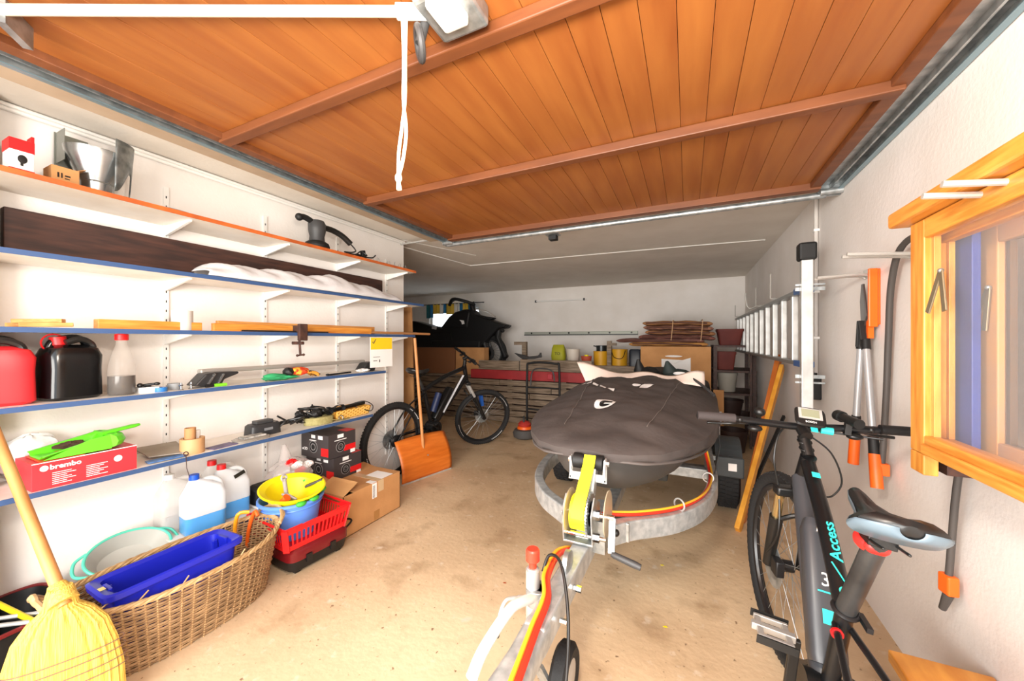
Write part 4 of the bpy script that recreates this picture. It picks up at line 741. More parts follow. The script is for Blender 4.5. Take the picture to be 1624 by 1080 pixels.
P('gear_ring', gr, steel, wn, False); P('spindle', MB().cyl(wc + Vector((-.06, -.01, 0)), wc + Vector((.12, -.01, 0)), .010).cyl(wc + Vector((-.05, -.055, -.06)), wc + Vector((.10, -.055, -.06)), .008).cyl(wc + Vector((.055, -.01, 0)), wc + Vector((.07, -.01, 0)), .018, n=6).cyl(wc + Vector((.055, -.055, -.06)), wc + Vector((.078, -.055, -.06)), .015, n=6), chrome, wn)
ys = M('yellow webbing', '#f7ee1a', .6); P('strap_roll', MB().cyl(wc + Vector((-.030, -.01, .0)), wc + Vector((.026, -.01, .0)), .062, n=32), ys, wn)
P('strap', MB().strip([wc + Vector((0, -.073, .0)), wc + Vector((.002, -.065, .035)), wc + Vector((.006, -.02, .08)), (TX + .01, 1.44, .755), (TX + .01, 1.465, .785)], .045, .004, (1, 0, 0)), ys, wn)
P('crank_arm', MB().bar(wc + Vector((.115, -.01, .0)), wc + Vector((.12, -.06, -.10)), .012, .022, (1, 0, 0)), steel, wn, False); P('crank_handle', MB().lathe([(.008, 0), (.011, .01), (.012, .08), (.010, .10)], wc + Vector((.12, -.062, -.10)), 14, Euler((0, R(100), R(-5))).to_matrix()), dgrey, wn)
P('knob', MB().sph(wc + Vector((.125, .0, -.055)), .013), black, wn); P('bracket_plate', MB().bb(TX + .03, TX + .08, 1.40, 1.46, .44, .56), steel, wn, False)
# coupling, jockey wheel
cp = P('coupling', MB().loft([(0, 0, 0, .036, .04, 4), (0, 0, .12, .036, .036, 4), (0, 0, .22, .045, .04, 3), (0, 0, .30, .05, .045, 2.5)], 24, Euler((R(90), 0, 0)).to_matrix(), (TX - .012, .96, .44)), galv, g)
P('handle', MB().tube([(TX - .06, 1.02, .475), (TX - .075, .92, .51), (TX - .08, .78, .505), (TX - .075, .71, .49)], .014, 12, smooth=5), M('white enamel', '#e9e7e2', .35), cp)
P('clamp', MB().lathe([(.03, -.02), (.036, -.02), (.036, .03), (.03, .03)], (TX - .072, 1.10, .43), 24).bb(TX - .07, TX - .02, 1.08, 1.12, .41, .46), steel, g, bev=.002)
jk = P('jockey_wheel_tube', MB().cyl((TX - .085, 1.095, .20), (TX - .085, 1.095, .515), .022, n=20).cyl((TX - .085, 1.095, .515), (TX - .085, 1.095, .52), .017, n=20), alu, g)
P('red_knob', MB().cyl((TX - .085, 1.095, .52), (TX - .085, 1.095, .545), .012).lathe([(.018, 0), (.022, .004), (.022, .035), (.018, .04)], (TX - .085, 1.095, .54), 24), M('translucent red', '#e8402c', .35), jk)
P('fork', MB().bar((TX - .085, 1.12, .20), (TX - .07, 1.18, .09), .05, .012), steel, jk, False); rt90 = Euler((0, R(90), 0)).to_matrix()
P('tyre', MB().lathe([(.05, -.022), (.085, -.03), (.10, -.018), (.10, .018), (.085, .03), (.05, .022)], (TX - .02, 1.22, .10), 36, rt90), rubber, jk); P('hub', MB().lathe([(.01, -.028), (.055, -.024), (.055, .024), (.01, .028)], (TX - .02, 1.22, .10), 30, rt90), M('grey wheel hub', '#b9b6b0', .5), jk)
P('crank', MB().tube([(TX - .13, 1.08, .42), (TX - .155, 1.05, .425), (TX - .165, 1.03, .40), (TX - .17, 1.025, .37)], .006, 8, smooth=4).cyl((TX - .105, 1.09, .42), (TX - .13, 1.08, .42), .008), alu, jk); P('grip', MB().sph((TX - .172, 1.02, .345), (.009, .009, .026)), black, jk)
P('clip_bolt', MB().cyl((TX + .03, 1.16, .45), (TX + .055, 1.16, .45), .010, n=6).cyl((TX + .03, 1.02, .44), (TX + .05, 1.02, .44), .008, n=6), chrome, g)
P('pivot', MB().lathe([(.015, -.012), (.04, -.008), (.04, .008), (.015, .012)], (TX + .0, 1.19, .505), 24, rt90), steel, g)
cab_y = M('yellow cable', '#f2b52c', .5); cab_r = M('red cable', '#d9331f', .45)
arm = [(TX + .03, 1.60, .50), (TX + .16, 1.68, .492), (TX + .31, 1.82, .488), (TX + .42, 2.03, .482), (TX + .47, 2.30, .475), (TX + .47, 2.52, .50), (TX + .44, 2.62, .62)]
P('red_hose', MB().tube(arm, .009, 8, smooth=8), cab_r, g); P('yellow_hose', MB().tube([(x + .008, y, z_ + .012) for x, y, z_ in arm], .005, 8, smooth=8), cab_y, g)
ton = [(TX - .02, 1.36, .46), (TX - .042, 1.24, .50), (TX - .035, 1.10, .505), (TX - .0, 1.0, .505), (TX + .01, .88, .50), (TX + .03, .70, .50)]
P('red_hose', MB().tube(ton, .009, 8, smooth=8), cab_r, g); P('yellow_hose', MB().tube([(x - .013, y, z_ + .006) for x, y, z_ in ton], .006, 8, smooth=8), cab_y, g)
P('black_cable', MB().tube([(TX - .06, 1.12, .50), (TX - .045, 1.14, .545), (TX + .0, 1.12, .54), (TX + .05, 1.03, .46), (TX + .075, .93, .36), (TX + .08, .82, .28)], .005, 8, smooth=8), black, g)
P('hose_clamp', MB().torus((TX + .325, 1.84, .50), (.6, .8, 0), .026, .004, 20, 6).torus((TX + .46, 2.30, .49), (.1, 1, 0), .026, .004, 20, 6), alu, g)
# ---------------- jet ski under its cover ----------------
stn = [(1.50, .05, .788, .80), (1.53, .16, .785, .812), (1.60, .26, .782, .825), (1.75, .36, .782, .842), (1.95, .44, .787, .865), (2.2, .50, .795, .89), (2.5, .53, .80, .92), (2.8, .54, .81, .948), (3.05, .55, .82, .96), (3.3, .55, .83, .94), (3.7, .54, .80, .88), (4.1, .51, .78, .85), (4.5, .45, .76, .82)]
def stat(y):
    for a, b in zip(stn, stn[1:]):
        if y <= b[0]: t = (y - a[0]) / (b[0] - a[0]); t = max(0, t); return [a[i] + (b[i] - a[i]) * t for i in range(1, 4)]
    return stn[-1][1:]
def cover(x, y, lift=0):
    wd, ze, zc = stat(y); t = max(-1, min(1, (x - TX) / max(wd, .01))); cr = (1 - abs(t) ** 2.4)
    wr = .010 * math.sin(9 * x + 5 * y) + .006 * math.sin(23 * x - 14 * y) + .004 * math.sin(41 * y + 11 * x) + .004 * math.sin(17 * x + 37 * y)
    fold = .020 * math.sin((y - 1.5) * 26 + 3 * x) * max(0, 1 - abs(y - 1.75) / .5) * max(0, (x - TX) * 1.5 + .3)
    ridge = .022 * math.exp(-((abs(x - TX) - .22 - .02 * y) / .03) ** 2) * min(1, max(0, y - 1.7))
    return Vector((x, y, ze + (zc - ze) * cr + wr * cr + fold * cr + ridge * cr + lift))
rsK = []; ysK = [1.50, 1.515, 1.53, 1.56, 1.60, 1.65] + [1.7 + .05 * i for i in range(57)]
for y in ysK:
    wd, ze, zc = stat(y); ring = []; low = min(1, .25 + (y - 1.5) * 1.0) * (1 + .08 * math.sin(y * 9))
    M_ = 40
    for i in range(M_ + 1):
        t = -1 + 2 * i / M_; t = math.copysign(abs(t) ** .85, t); ring.append(cover(TX + wd * t, y))
    for i, (k, dz) in enumerate([(.995, .03), (1.0, .06), (.97, .09), (.93, .115)]): ring.append(Vector((TX + wd * k + .004 * math.sin(y * 30 + i), y, ze - dz * low)))
    for i in range(7): t = .9 - 1.8 * i / 6; ring.append(Vector((TX + wd * t, y, ze - .118 * low)))
    for i, (k, dz) in enumerate([(.93, .115), (.97, .09), (1.0, .06), (.995, .03)]): ring.append(Vector((TX - wd * k - .004 * math.sin(y * 27 + i), y, ze - dz * low)))
    rsK.append(ring)
covm = M('charcoal cover fabric', '#4f4744', .85, col2='#443d3b', scale=6, bump=1.0, bscale=7)
g = T('jet_ski', 'jet ski wrapped in a charcoal fabric cover resting on the trailer', 'jet ski', (TX, 3.0, .45))
P('cover', MB().rings(rsK), covm, g)
P('hem_piping', MB().tube([(TX + s_, y, z_) for s_, y, z_ in [(-stat(y)[0] * .95 - .004, y, stat(y)[1] - .105 * min(1, .25 + (y - 1.5))) for y in (4.3, 3.8, 3.3, 2.8, 2.4, 2.0, 1.75, 1.6, 1.53)] + [(stat(y)[0] * .95 + .004, y, stat(y)[1] - .105 * min(1, .25 + (y - 1.5))) for y in (1.53, 1.6, 1.75, 2.0, 2.4, 2.8, 3.3, 3.8, 4.3)]], .006, 6, smooth=4), M('cover piping', '#57504d', .8), g)
hull = []
for y, wd, zt, kz in [(1.54, .05, .765, .69), (1.65, .17, .755, .58), (1.9, .31, .75, .50), (2.3, .42, .74, .465), (2.8, .46, .74, .455), (3.6, .46, .74, .455), (4.4, .42, .72, .47)]:
    hull.append([Vector((TX + wd * a, y, kz + (zt - kz) * b)) for a, b in [(-1, 1), (-.98, .6), (-.85, .28), (-.5, .08), (-.2, .02), (0, 0), (.2, .02), (.5, .08), (.85, .28), (.98, .6), (1, 1), (.5, 1.02), (-.5, 1.02)]])
P('hull', MB().rings(hull), M('hull grey', '#565451', .55, col2='#474543', scale=3), g, sub=1)
for x0 in (-.215, .215):
    P('seam', MB().tube([cover(TX + x0 + (y - 2) * .10 * (1 if x0 > 0 else -1), y, .003) for y in [1.78 + .06 * i for i in range(20)]], .002, 5), M('seam grey', '#78706c', .8), g)
def decal(name, polys, m_):
    mb = MB()
    for pl in polys:
        n0 = len(mb.v); c = Vector((sum(p[0] for p in pl) / len(pl), sum(p[1] for p in pl) / len(pl)))
        vs = [cover(c.x, c.y, .005)] + [cover(c.x + (p[0] - c.x) * .5, c.y + (p[1] - c.y) * .5, .005) for p in pl] + [cover(p[0], p[1], .005) for p in pl]; n = len(pl)
        fs = [(0, 1 + i, 1 + (i + 1) % n) for i in range(n)] + [(1 + i, 1 + n + i, 1 + n + (i + 1) % n, 1 + (i + 1) % n) for i in range(n)]; mb.add(vs, fs)
    return P(name, mb, m_, g, True)
def ell(cx, cy, a, b, n=20, r=0): return [(cx + a * math.cos(t) * math.cos(r) - b * math.sin(t) * math.sin(r), cy + a * math.cos(t) * math.sin(r) + b * math.sin(t) * math.cos(r)) for t in [2 * math.pi * i / n for i in range(n)]]
def onc(u, v):   # photo pixel to the cover's surface
    a = (u - 812) / F; d = Vector((a * CT - ST, a * ST + CT, (540 - v) / F)); t = 1.2
    for _ in range(400):
        p = Vector((0, 0, H)) + d * t
        if 1.5 < p.y < 4.4 and p.z <= cover(p.x, p.y).z: return p
        t += .005
    return Vector((TX, 2.4, .9))
e = onc(960, 640); decal('horseshoe_emblem', [ell(e.x, e.y, .060, .085, n=28, r=0)], paper); 
mbk = MB(); mbk.add([cover(p[0], p[1], .008) for p in ell(e.x + .006, e.y - .012, .036, .048, r=0)], [tuple(range(20))]); P('emblem_centre', mbk, blackm, g)
mbk = MB().add([cover(*p, .011) for p in ((e.x - .005, e.y - .03), (e.x + .045, e.y - .055), (e.x + .05, e.y - .042), (e.x + .0, e.y - .018))], [(0, 1, 2, 3)]); P('emblem_bar', mbk, paper, g)
pa, pb = onc(922, 611), onc(976, 619)
for k in range(5):
    p = pa + (pb - pa) * (k + .1) / 5; q_ = pa + (pb - pa) * (k + .9) / 5; sag = -.03 * math.sin(math.pi * (k + .5) / 5); decal('white_script', [[(p.x, p.y + sag + .02), (p.x + .004, p.y + sag - .03), (q_.x, q_.y + sag - .03), (q_.x, q_.y + sag + .015)]], paper)
e2 = onc(1026, 612); decal('white_script', [ell(e2.x, e2.y, .035, .07, r=-.5)], paper); decal('white_script', [ell(e2.x - .07, e2.y + .02, .03, .02, r=-.3)], paper)
# raised handlebar and folded white-lined cloth
def flap(u, v):
    x = TX - .40 + .87 * u; z_ = .945 + .075 * math.exp(-((u - .0) / .15) ** 2) * v + .022 * math.exp(-((u - .95) / .12) ** 2) * v + .035 * v; return (x - .10 * (v) * math.exp(-(u / .2) ** 2), 3.02 + .10 * v + .04 * math.sin(u * 6), z_ + .012 * math.sin(u * 15) * v - .04 * (2 * u - 1) ** 2 * (1 - v))
P('folded_lining', MB().sheet(flap, 40, 6), M('off-white lining', '#f3dfd2', .8), g, solid=.006)
mk = lambda pts: MB().add([Vector(p) for p in pts], [])
P('cover_peak', lump((TX + .05, 3.42, .92), (.12, .10, .09), .1, 51).cyl((TX - .02, 3.4, .98), (TX - .03, 3.38, 1.075), .05, .012), blackm, g)
P('cover_peak', lump((TX + .28, 3.42, .92), (.14, .10, .08), .08, 52).cyl((TX + .22, 3.4, .98), (TX + .2, 3.38, 1.065), .06, .012), M('dark slate cover', '#26302f', .7), g)
P('peak_emblem', MB().sph((TX + .30, 3.33, .97), (.05, .012, .015)), paper, g)
P('rear_cover', MB().loft([(0, 0, .0, .34, .50, 3), (0, 0, .06, .33, .50, 3), (-.05, 0, .14, .22, .42, 2.4), (-.08, 0, .17, .12, .36, 2)], 36, None, (TX + .20, 3.75, .80)), blackm, g)
P('grab_rail', MB().tube([(TX + .35, 3.1, .98), (TX + .44, 2.98, .93), (TX + .52, 2.85, .87)], .010, 8, smooth=4), dgrey, g)
P('tie_strap', MB().strip([(TX + .52, 2.55, .80), (TX + .53, 2.5, .62), (TX + .50, 2.45, .47)], .03, .003, (0, 1, 0)), blackm, g)

# ---------------- bicycles ----------------
def bike(g, gm, steer, accent, gold, near):
    fh, rh, bb_, sc, ht, hb_, barc = [Vector((0,) + gm[k]) for k in ('fh', 'rh', 'bb', 'sc', 'ht', 'hb', 'bar')]; Rw = gm['R']; sad = gm['sad']
    frm = M('satin black frame', '#111214', .33); dk = M('dark component', '#1d1d1f', .4, .3)
    ax = (hb_ - ht).normalized(); SM = Matrix.Translation(ht) @ Matrix.Rotation(-steer, 4, ax * -1) @ Matrix.Translation(-ht)
    def wheel(c, nm, xf):
        X = lambda mb: mb.xf(xf) if xf else mb
        hubp = P(nm, X(MB().cyl(c + Vector((-.03, 0, 0)), c + Vector((.03, 0, 0)), .022, n=20).cyl(c + Vector((-.055, 0, 0)), c + Vector((.055, 0, 0)), .008, n=12)), dk, g)
        P('rim', X(MB().torus(c, (1, 0, 0), Rw - .055, .013, 72, 8)), M('black rim', '#19191b', .3), hubp)
        P('tyre', X(MB().torus(c, (1, 0, 0), Rw - .027, .026, 96, 12)), rubber, hubp)
        kn = MB(); N = 84
        for i in range(N):
            a = 2 * math.pi * i / N
            for k, da in ((-1, .5), (0, 0), (1, .5)):
                aa = a + da * 2 * math.pi / N; rr = Rw - .004 - (.006 if k else 0); kn.box(c + Vector((k * .016, rr * math.cos(aa), rr * math.sin(aa))), (.010, .012, .008), Matrix.Rotation(aa + math.pi / 2, 3, 'X'))
        P('tread_knobs', X(kn), rubber, hubp, False, kind='stuff')
        sp = MB()
        for i in range(28):
            a = 2 * math.pi * i / 28; a2 = a + (.5 if i % 4 < 2 else -.5); s = 1 if i % 2 else -1
            sp.cyl(c + Vector((s * .028, .02 * math.cos(a2 + s), .02 * math.sin(a2 + s))), c + Vector((0, (Rw - .06) * math.cos(a), (Rw - .06) * math.sin(a))), .0011, n=4)
        P('spokes', X(sp), steel, hubp, False, kind='stuff')
        P('brake_disc', X(MB().lathe([(.055, -.001), (.085, -.001), (.085, .001), (.055, .001), (.055, -.001)], c + Vector((-.038, 0, 0)), 36, rt90)), steel, hubp)
        if not near:
            P('rim_lettering', X((lambda m_: [m_.bar(c + Vector((s * .027, (Rw - .035) * math.cos(t), (Rw - .035) * math.sin(t))), c + Vector((s * .027, (Rw - .035) * math.cos(t + .04), (Rw - .035) * math.sin(t + .04))), .002, .016, (1, 0, 0)) for s in (1,) for t in [x_ * .06 + b0 for b0 in (.5, 3.4, 5.2) for x_ in range(9)]] and m_)(MB())), paper, hubp, False)
        return hubp
    wheel(fh, 'front_wheel', SM); rw_ = wheel(rh, 'rear_wheel', None)
    P('cassette', MB().lathe([(.02, .03), (.055, .03), (.03, .05)], rh, 30, rt90).torus(rh + Vector((.034, 0, 0)), (1, 0, 0), .05, .004, 30, 6), dk, rw_)
    fr = MB().cyl(ht, hb_, .024, n=20); P('head_tube', fr, frm, g)
    P('top_tube', MB().tube([ht + (hb_ - ht) * .15, (ht + sc) / 2 + Vector((0, 0, .006)), sc], .022, 14, smooth=5), frm, g)
    dtp = P('down_tube', MB().tube([ht + (hb_ - ht) * .75, bb_ + Vector((0, .03, .04))], .032, 16), M('battery grey', '#3d3e42', .4) if near else frm, g)
    P('seat_tube', MB().cyl(sc + (sc - bb_).normalized() * .01, bb_, .019, n=16), frm, g)
    d = (bb_ - ht).normalized(); up = Vector((0, -d.z, d.y)); up = up if up.z > 0 else -up
    P('battery', MB().loft([(0, 0, 0, .036, .03, 4), (0, 0, .02, .042, .036, 4), (0, 0, .34, .042, .036, 4), (0, 0, .37, .034, .028, 4)], 24, Matrix((Vector((1, 0, 0)), up * -1 if False else Vector((1, 0, 0)).cross(-d) * -1, -d)).transposed(), bb_ - d * .08 + up * .035), M('battery grey', '#3d3e42', .4) if near else black, g)
    P('motor', MB().cyl(bb_ + Vector((-.05, 0, 0)), bb_ + Vector((.05, 0, 0)), .065, n=28), black, g)
    for s in (-1, 1):
        P('chain_stay', MB().tube([bb_ + Vector((s * .03, -.03, 0)), rh + Vector((s * .065, .1, .0)), rh + Vector((s * .06, 0, 0))], .010, 10, smooth=5), frm, g)
        P('seat_stay', MB().tube([sc + Vector((s * .015, 0, -.04)), (sc + rh) / 2 + Vector((s * .055, 0, .03)), rh + Vector((s * .06, 0, 0))], .008, 10, smooth=5), frm, g)
        st = MB().cyl(hb_ + ax * .05 + Vector((s * .055, 0, 0)), fh + Vector((s * .055, 0, 0)) + (hb_ - fh) * .52, .016, n=16); P('stanchion', st.xf(SM), M('gold stanchion', '#b39a6a', .2, .8) if gold else alu, g)
        P('fork_leg', MB().cyl(fh + Vector((s * .055, 0, 0)) + (hb_ - fh) * .60, fh + Vector((s * .055, 0, 0)), .023, .018, 16).xf(SM), black, g)
    P('fork_crown', MB().box(hb_ + ax * .035, (.15, .05, .035)).cyl(hb_ - ax * .0, hb_ + ax * .03, .025).xf(SM), black, g, bev=.008)
    P('fork_bridge', MB().tube([hb_ + ax * .17 + Vector((-.055, -.03, 0)), hb_ + ax * .14 + Vector((0, -.045, .01)), hb_ + ax * .17 + Vector((.055, -.03, 0))], .009, 8, smooth=4).xf(SM), black, g)
    cal = P('brake_caliper', MB().box(fh + Vector((-.05, -.075, .03)), (.03, .05, .06)).xf(SM), dk, g, bev=.006)
    P('steerer', MB().cyl(ht, barc + Vector((0, -.02, -.03)), .018, n=16).torus(ht + (barc - ht) * .25, (0, -.3, 1), .02, .003, 20, 6).torus(ht + (barc - ht) * .5, (0, -.3, 1), .02, .003, 20, 6).xf(SM), black, g)
    P('stem', MB().cyl(barc + Vector((0, -.045, -.025)), barc + Vector((0, .0, 0)), .020, n=14).xf(SM), black, g)
    hw = gm['hw']; hbm = P('handlebar', MB().tube([barc + Vector((-hw, -.03, .02)), barc + Vector((-hw * .4, -.005, .008)), barc, barc + Vector((hw * .4, -.005, .008)), barc + Vector((hw, -.03, .02))], .0135, 12, smooth=4).xf(SM), frm, g)
    for s in (-1, 1):
        P('grip', MB().cyl(barc + Vector((s * hw, -.03, .02)), barc + Vector((s * (hw - .13), -.024, .018)), .0165, n=16).xf(SM), M('worn grip rubber', '#3a3333', .8) if s < 0 and near else blackm, hbm)
        P('brake_lever', MB().tube([barc + Vector((s * (hw - .16), .0, .0)), barc + Vector((s * (hw - .13), .035, -.015)), barc + Vector((s * (hw - .05), .04, -.02))], .006, 8, smooth=4).box(barc + Vector((s * (hw - .18), .012, .005)), (.06, .03, .025)).xf(SM), black, hbm, bev=.003)
        P('shifter', MB().sph(barc + Vector((s * (hw - .20), -.02, -.015)), (.025, .02, .012)).sph(barc + Vector((s * (hw - .15), -.015, .012)), (.012, .012, .012)).xf(SM), black, hbm)
    so = Vector((0,) + sad); sv = MB(); rs = []
    tilt = gm.get('tilt', 0)
    for t, wd, th in [(0, .015, .012), (.04, .045, .025), (.12, .072, .032), (.22, .076, .034), (.36, .060, .033), (.5, .036, .030), (.7, .024, .028), (.88, .02, .024), (.97, .014, .018), (1, .004, .008)]:
        y_ = -.12 + .27 * t; ring = []
        for i in range(20):
            a = 2 * math.pi * i / 20; cx_, cz = math.cos(a), math.sin(a); dip = -.010 * math.exp(-(cx_ / .3) ** 2) * (cz > 0) * (1 if .05 < t < .8 else 0)
            ring.append(so + Vector((wd * cx_, y_, th * cz * (.7 if cz > 0 else 1.0) - (wd * abs(cx_)) ** 2 * 2.2 + .012 * math.cos(t * 5) + dip + (.012 if t < .15 else 0))))
        rs.append(ring)
    sd = P('saddle', MB().rings(rs), M('saddle black', '#161617', .35), g); 
    rs2 = [[p + Vector((0, 0, -.006)) if True else p for p in r_] for r_ in rs]
    if near:
        band = []
        for t, wd, th in [(.0, .018, .016), (.02, .034, .022), (.06, .056, .028), (.12, .0725, .032), (.22, .0765, .034), (.36, .0605, .033), (.5, .0365, .030), (.7, .0245, .028), (.88, .0205, .024), (.97, .0145, .018), (1, .006, .010)]:
            y_ = -.121 + .272 * t; row = []
            for k in range(-11, 12):
                a = -math.pi / 2 + k / 11 * R(92); cx_, cz = math.cos(a + 0), math.sin(a)
                row.append(so + Vector((wd * 1.02 * math.sin(k / 11 * R(97)), y_, -th * 1.03 * math.cos(k / 11 * R(97)) * (1.0) - (wd * abs(math.sin(k / 11 * R(97)))) ** 2 * 2.2 + .012 * math.cos(t * 5) + (.012 if t < .15 else 0))))
            band.append(row)
        P('saddle_side', MB().sheet(lambda u, v: band[round(v * 10)][round(u * 22)], 22, 10), M('blue grey saddle side', '#62737f', .35), sd, solid=.001)
    P('saddle_rails', MB().tube([so + Vector((-.02, -.08, -.04)), so + Vector((-.022, 0, -.05)), so + Vector((-.01, .10, -.035))], .0035, 6, smooth=4).tube([so + Vector((.02, -.08, -.04)), so + Vector((.022, 0, -.05)), so + Vector((.01, .10, -.035))], .0035, 6, smooth=4).box(so + Vector((0, 0, -.05)), (.05, .05, .022)), black, sd, bev=.003)
    spt = P('seat_post', MB().cyl(sc, so + Vector((0, -.0, -.055)), gm.get('pr', .0155), n=18), M('worn black post', '#242425', .4, col2='#3a3a3a', scale=12), g)
    P('clamp_collar', MB().torus(sc + (so - sc).normalized() * .004, so - sc, .024, .006, 24, 8).box(sc + Vector((.03, -.025, .0)), (.012, .06, .012)), dk, spt)
    if near:
        pm = so + (sc - so).normalized() * .075
        P('tail_light', MB().torus(pm, so - sc, gm['pr'] + .003, .009, 28, 10, 1.6).sph(pm + Vector((.0, -.028, 0)), (.024, .012, .017)), M('red rubber light', '#d92a25', .35), spt)
        P('frame_reflector', MB().cyl(sc + Vector((-.02, -.028, -.045)), sc + Vector((-.02, -.035, -.045)), .013, n=20), red, g)
    P('crank', MB().cyl(bb_ + Vector((-.085, 0, 0)), bb_ + Vector((.085, 0, 0)), .012).bar(bb_ + Vector((-.08, 0, 0)), bb_ + Vector((-.085,) + tuple(gm['crank'])), .014, .025, (1, 0, 0)).bar(bb_ + Vector((.08, 0, 0)), bb_ + Vector((.085, -gm['crank'][0], -gm['crank'][1])), .014, .025, (1, 0, 0)), black, g, False, bev=.003)
    for s in (-1, 1):
        pc = bb_ + Vector((s * .135, -s * gm['crank'][0], -s * gm['crank'][1])); pd = P('pedal', MB().box(pc + Vector((0, .04, 0)), (.08, .010, .016)).box(pc + Vector((0, -.04, 0)), (.08, .010, .016)).box(pc + Vector((0, 0, 0)), (.10, .018, .018)).box(pc + Vector((.032, 0, 0)), (.014, .08, .014)).box(pc + Vector((-.032, 0, 0)), (.014, .08, .014)).cyl(pc - Vector((s * .05, 0, 0)), pc + Vector((s * .03, 0, 0)), .009), M('silver pedal', '#b9b7b4', .35, .6) if near else blackm, g, False, bev=.002)
        if near: P('pedal_teeth', MB().box(pc + Vector((0, .054, .0)), (.09, .004, .02)).box(pc + Vector((0, -.054, 0)), (.09, .004, .02)), black, pd, False, kind='stuff')
    P('chainring', MB().lathe([(.05, -.002), (.075, -.002), (.075, .002), (.05, .002), (.05, -.002)], bb_ + Vector((.06, 0, 0)), 36, rt90), dk, g)
    P('chain', MB().tube([bb_ + Vector((.06, 0, .077)), rh + Vector((.05, 0, .05)), rh + Vector((.05, -.05, 0)), rh + Vector((.05, 0, -.05)), bb_ + Vector((.06, 0, -.077))], .004, 6), dk, g)
    return SM, barc
NB = dict(fh=(1.785, .355), rh=(.62, .355), bb=(1.235, .29), sc=(1.20, .565), ht=(1.635, .835), hb=(1.685, .715), bar=(1.70, .925), R=.355, sad=(1.095, .855), hw=.355, pr=.021, crank=(-.02, .15))
g = T('mountain_bike', 'black electric mountain bike with turquoise lettering leaning by the right wall', 'bicycle', (.295, 0, 0), None, (0, R(6.2), 0), True)
SM, bc_ = bike(g, NB, R(-11), '#35d0c8', True, True)
turq = M('turquoise print', '#35d0c8', .4)
ds = P('display', MB().loft([(0, 0, 0, .040, .034, 5), (0, 0, .012, .046, .040, 5), (0, 0, .018, .042, .036, 5)], 28, Euler((R(48), 0, 0)).to_matrix(), bc_ + Vector((.0, -.012, .035))), black, g)
RD = Euler((R(48), 0, 0)).to_matrix(); dc = bc_ + Vector((0, -.012, .035))
P('screen_frame', MB().box(dc + RD @ Vector((0, .010, .0185)), (.070, .044, .002), RD), alu, ds, False); P('screen', MB().box(dc + RD @ Vector((0, .011, .020)), (.052, .032, .002), RD), M('lcd', '#8a8c74', .3), ds, False)
text('BOSCH', .010, Matrix.Translation(dc + RD @ Vector((0, -.024, .0185))) @ RD.to_4x4(), paper, ds, ext=.0004)
P('torch', MB().cyl(bc_ + Vector((.125, -.06, .05)), bc_ + Vector((.105, .03, .055)), .017, .015, 18).cyl(bc_ + Vector((.105, .03, .055)), bc_ + Vector((.10, .055, .056)), .020, .020, 18).box(bc_ + Vector((.115, 0, .022)), (.018, .02, .045)), black, g, label='black bar-mounted torch')
P('bell', MB().sph(bc_ + Vector((-.15, .0, .03)), (.02, .02, .018)), black, g)
P('bar_sticker', MB().cyl(bc_ + Vector((.04, -.002, .001)), bc_ + Vector((.075, -.004, .002)), .0132, n=12).box(bc_ + Vector((.01, -.05, .005)), (.02, .02, .002), (.6, 0, 0)), turq, g)
P('cable', MB().tube([bc_ + Vector((.22, .02, 0)), bc_ + Vector((.0, .07, -.02)), bc_ + Vector((-.07, .02, -.03)), bc_ + Vector((-.09, -.02, -.13)), bc_ + Vector((-.06, -.01, -.25)), bc_ + Vector((-.05, -.03, -.40)), bc_ + Vector((-.06, .05, -.52))], .0035, 7, smooth=8), black, g)
P('cable', MB().tube([bc_ + Vector((.0, -.03, -.02)), bc_ + Vector((.07, -.03, -.07)), bc_ + Vector((.11, -.03, -.16)), bc_ + Vector((.09, -.03, -.22)), bc_ + Vector((.05, -.05, -.22)), bc_ + Vector((.02, -.07, -.19))], .003, 7, smooth=8), black, g)
ht, sc = Vector((0,) + NB['ht']), Vector((0,) + NB['sc']); d = (sc - ht).normalized(); nrm = Vector((0, d.z, -d.y)); nrm = nrm if nrm.z > 0 else -nrm
tm = lambda k, off=.0225, sz=1: frame4(ht + (sc - ht) * k + nrm * off + Vector((0, 0, .004)), -d, nrm.cross(-d))
text('Access', .036, frame4(ht + (sc - ht) * .66 + nrm * .0295, -d, nrm.cross(-d)), turq, g, ext=.001, bold=.0005, sx=1.2)
P('tube_stripe', MB().bar(ht + (sc - ht) * .79 + nrm * .028 + Vector((-.014, 0, 0)), ht + (sc - ht) * .90 + nrm * .0255 + Vector((.01, 0, 0)), .003, .002), turq, g, False)
P('frame_logo', MB().box(ht + (sc - ht) * .2 + nrm * .025, (.022, .02, .0015), Matrix((Vector((1, 0, 0)), -d, nrm)).transposed()), turq, g, False)
P('size_mark', MB().cyl(ht + (sc - ht) * .93 + nrm * .024, ht + (sc - ht) * .93 + nrm * .0255, .011, n=16), turq, g, False)
bb_ = Vector((0,) + NB['bb']); d = (bb_ - ht).normalized(); upn = Vector((0, -d.z, d.y)); upn = upn if upn.z > 0 else -upn; bp_ = bb_ - d * .08 + upn * .0725
text('3', .05, frame4(bp_ - d * .20, Vector((1, 0, 0)), -d), paper, g, name='battery_mark', ext=.0008)
P('battery_print', MB().box(bp_ - d * .11, (.025, .035, .0015), Matrix((Vector((1, 0, 0)), d, upn)).transposed()).box(bp_ - d * .17, (.04, .004, .0015), Matrix((Vector((1, 0, 0)), d, upn)).transposed()), turq, g, False)
P('battery_lock', MB().box(bp_ - d * .34, (.03, .02, .02)), chrome, g, False, bev=.003)
FB = dict(fh=(1.31, .345), rh=(0, .345), bb=(.50, .36), sc=(.36, .76), ht=(.98, .96), hb=(1.03, .80), bar=(1.00, 1.06), R=.345, sad=(.27, .95), hw=.35, crank=(.14, -.09))
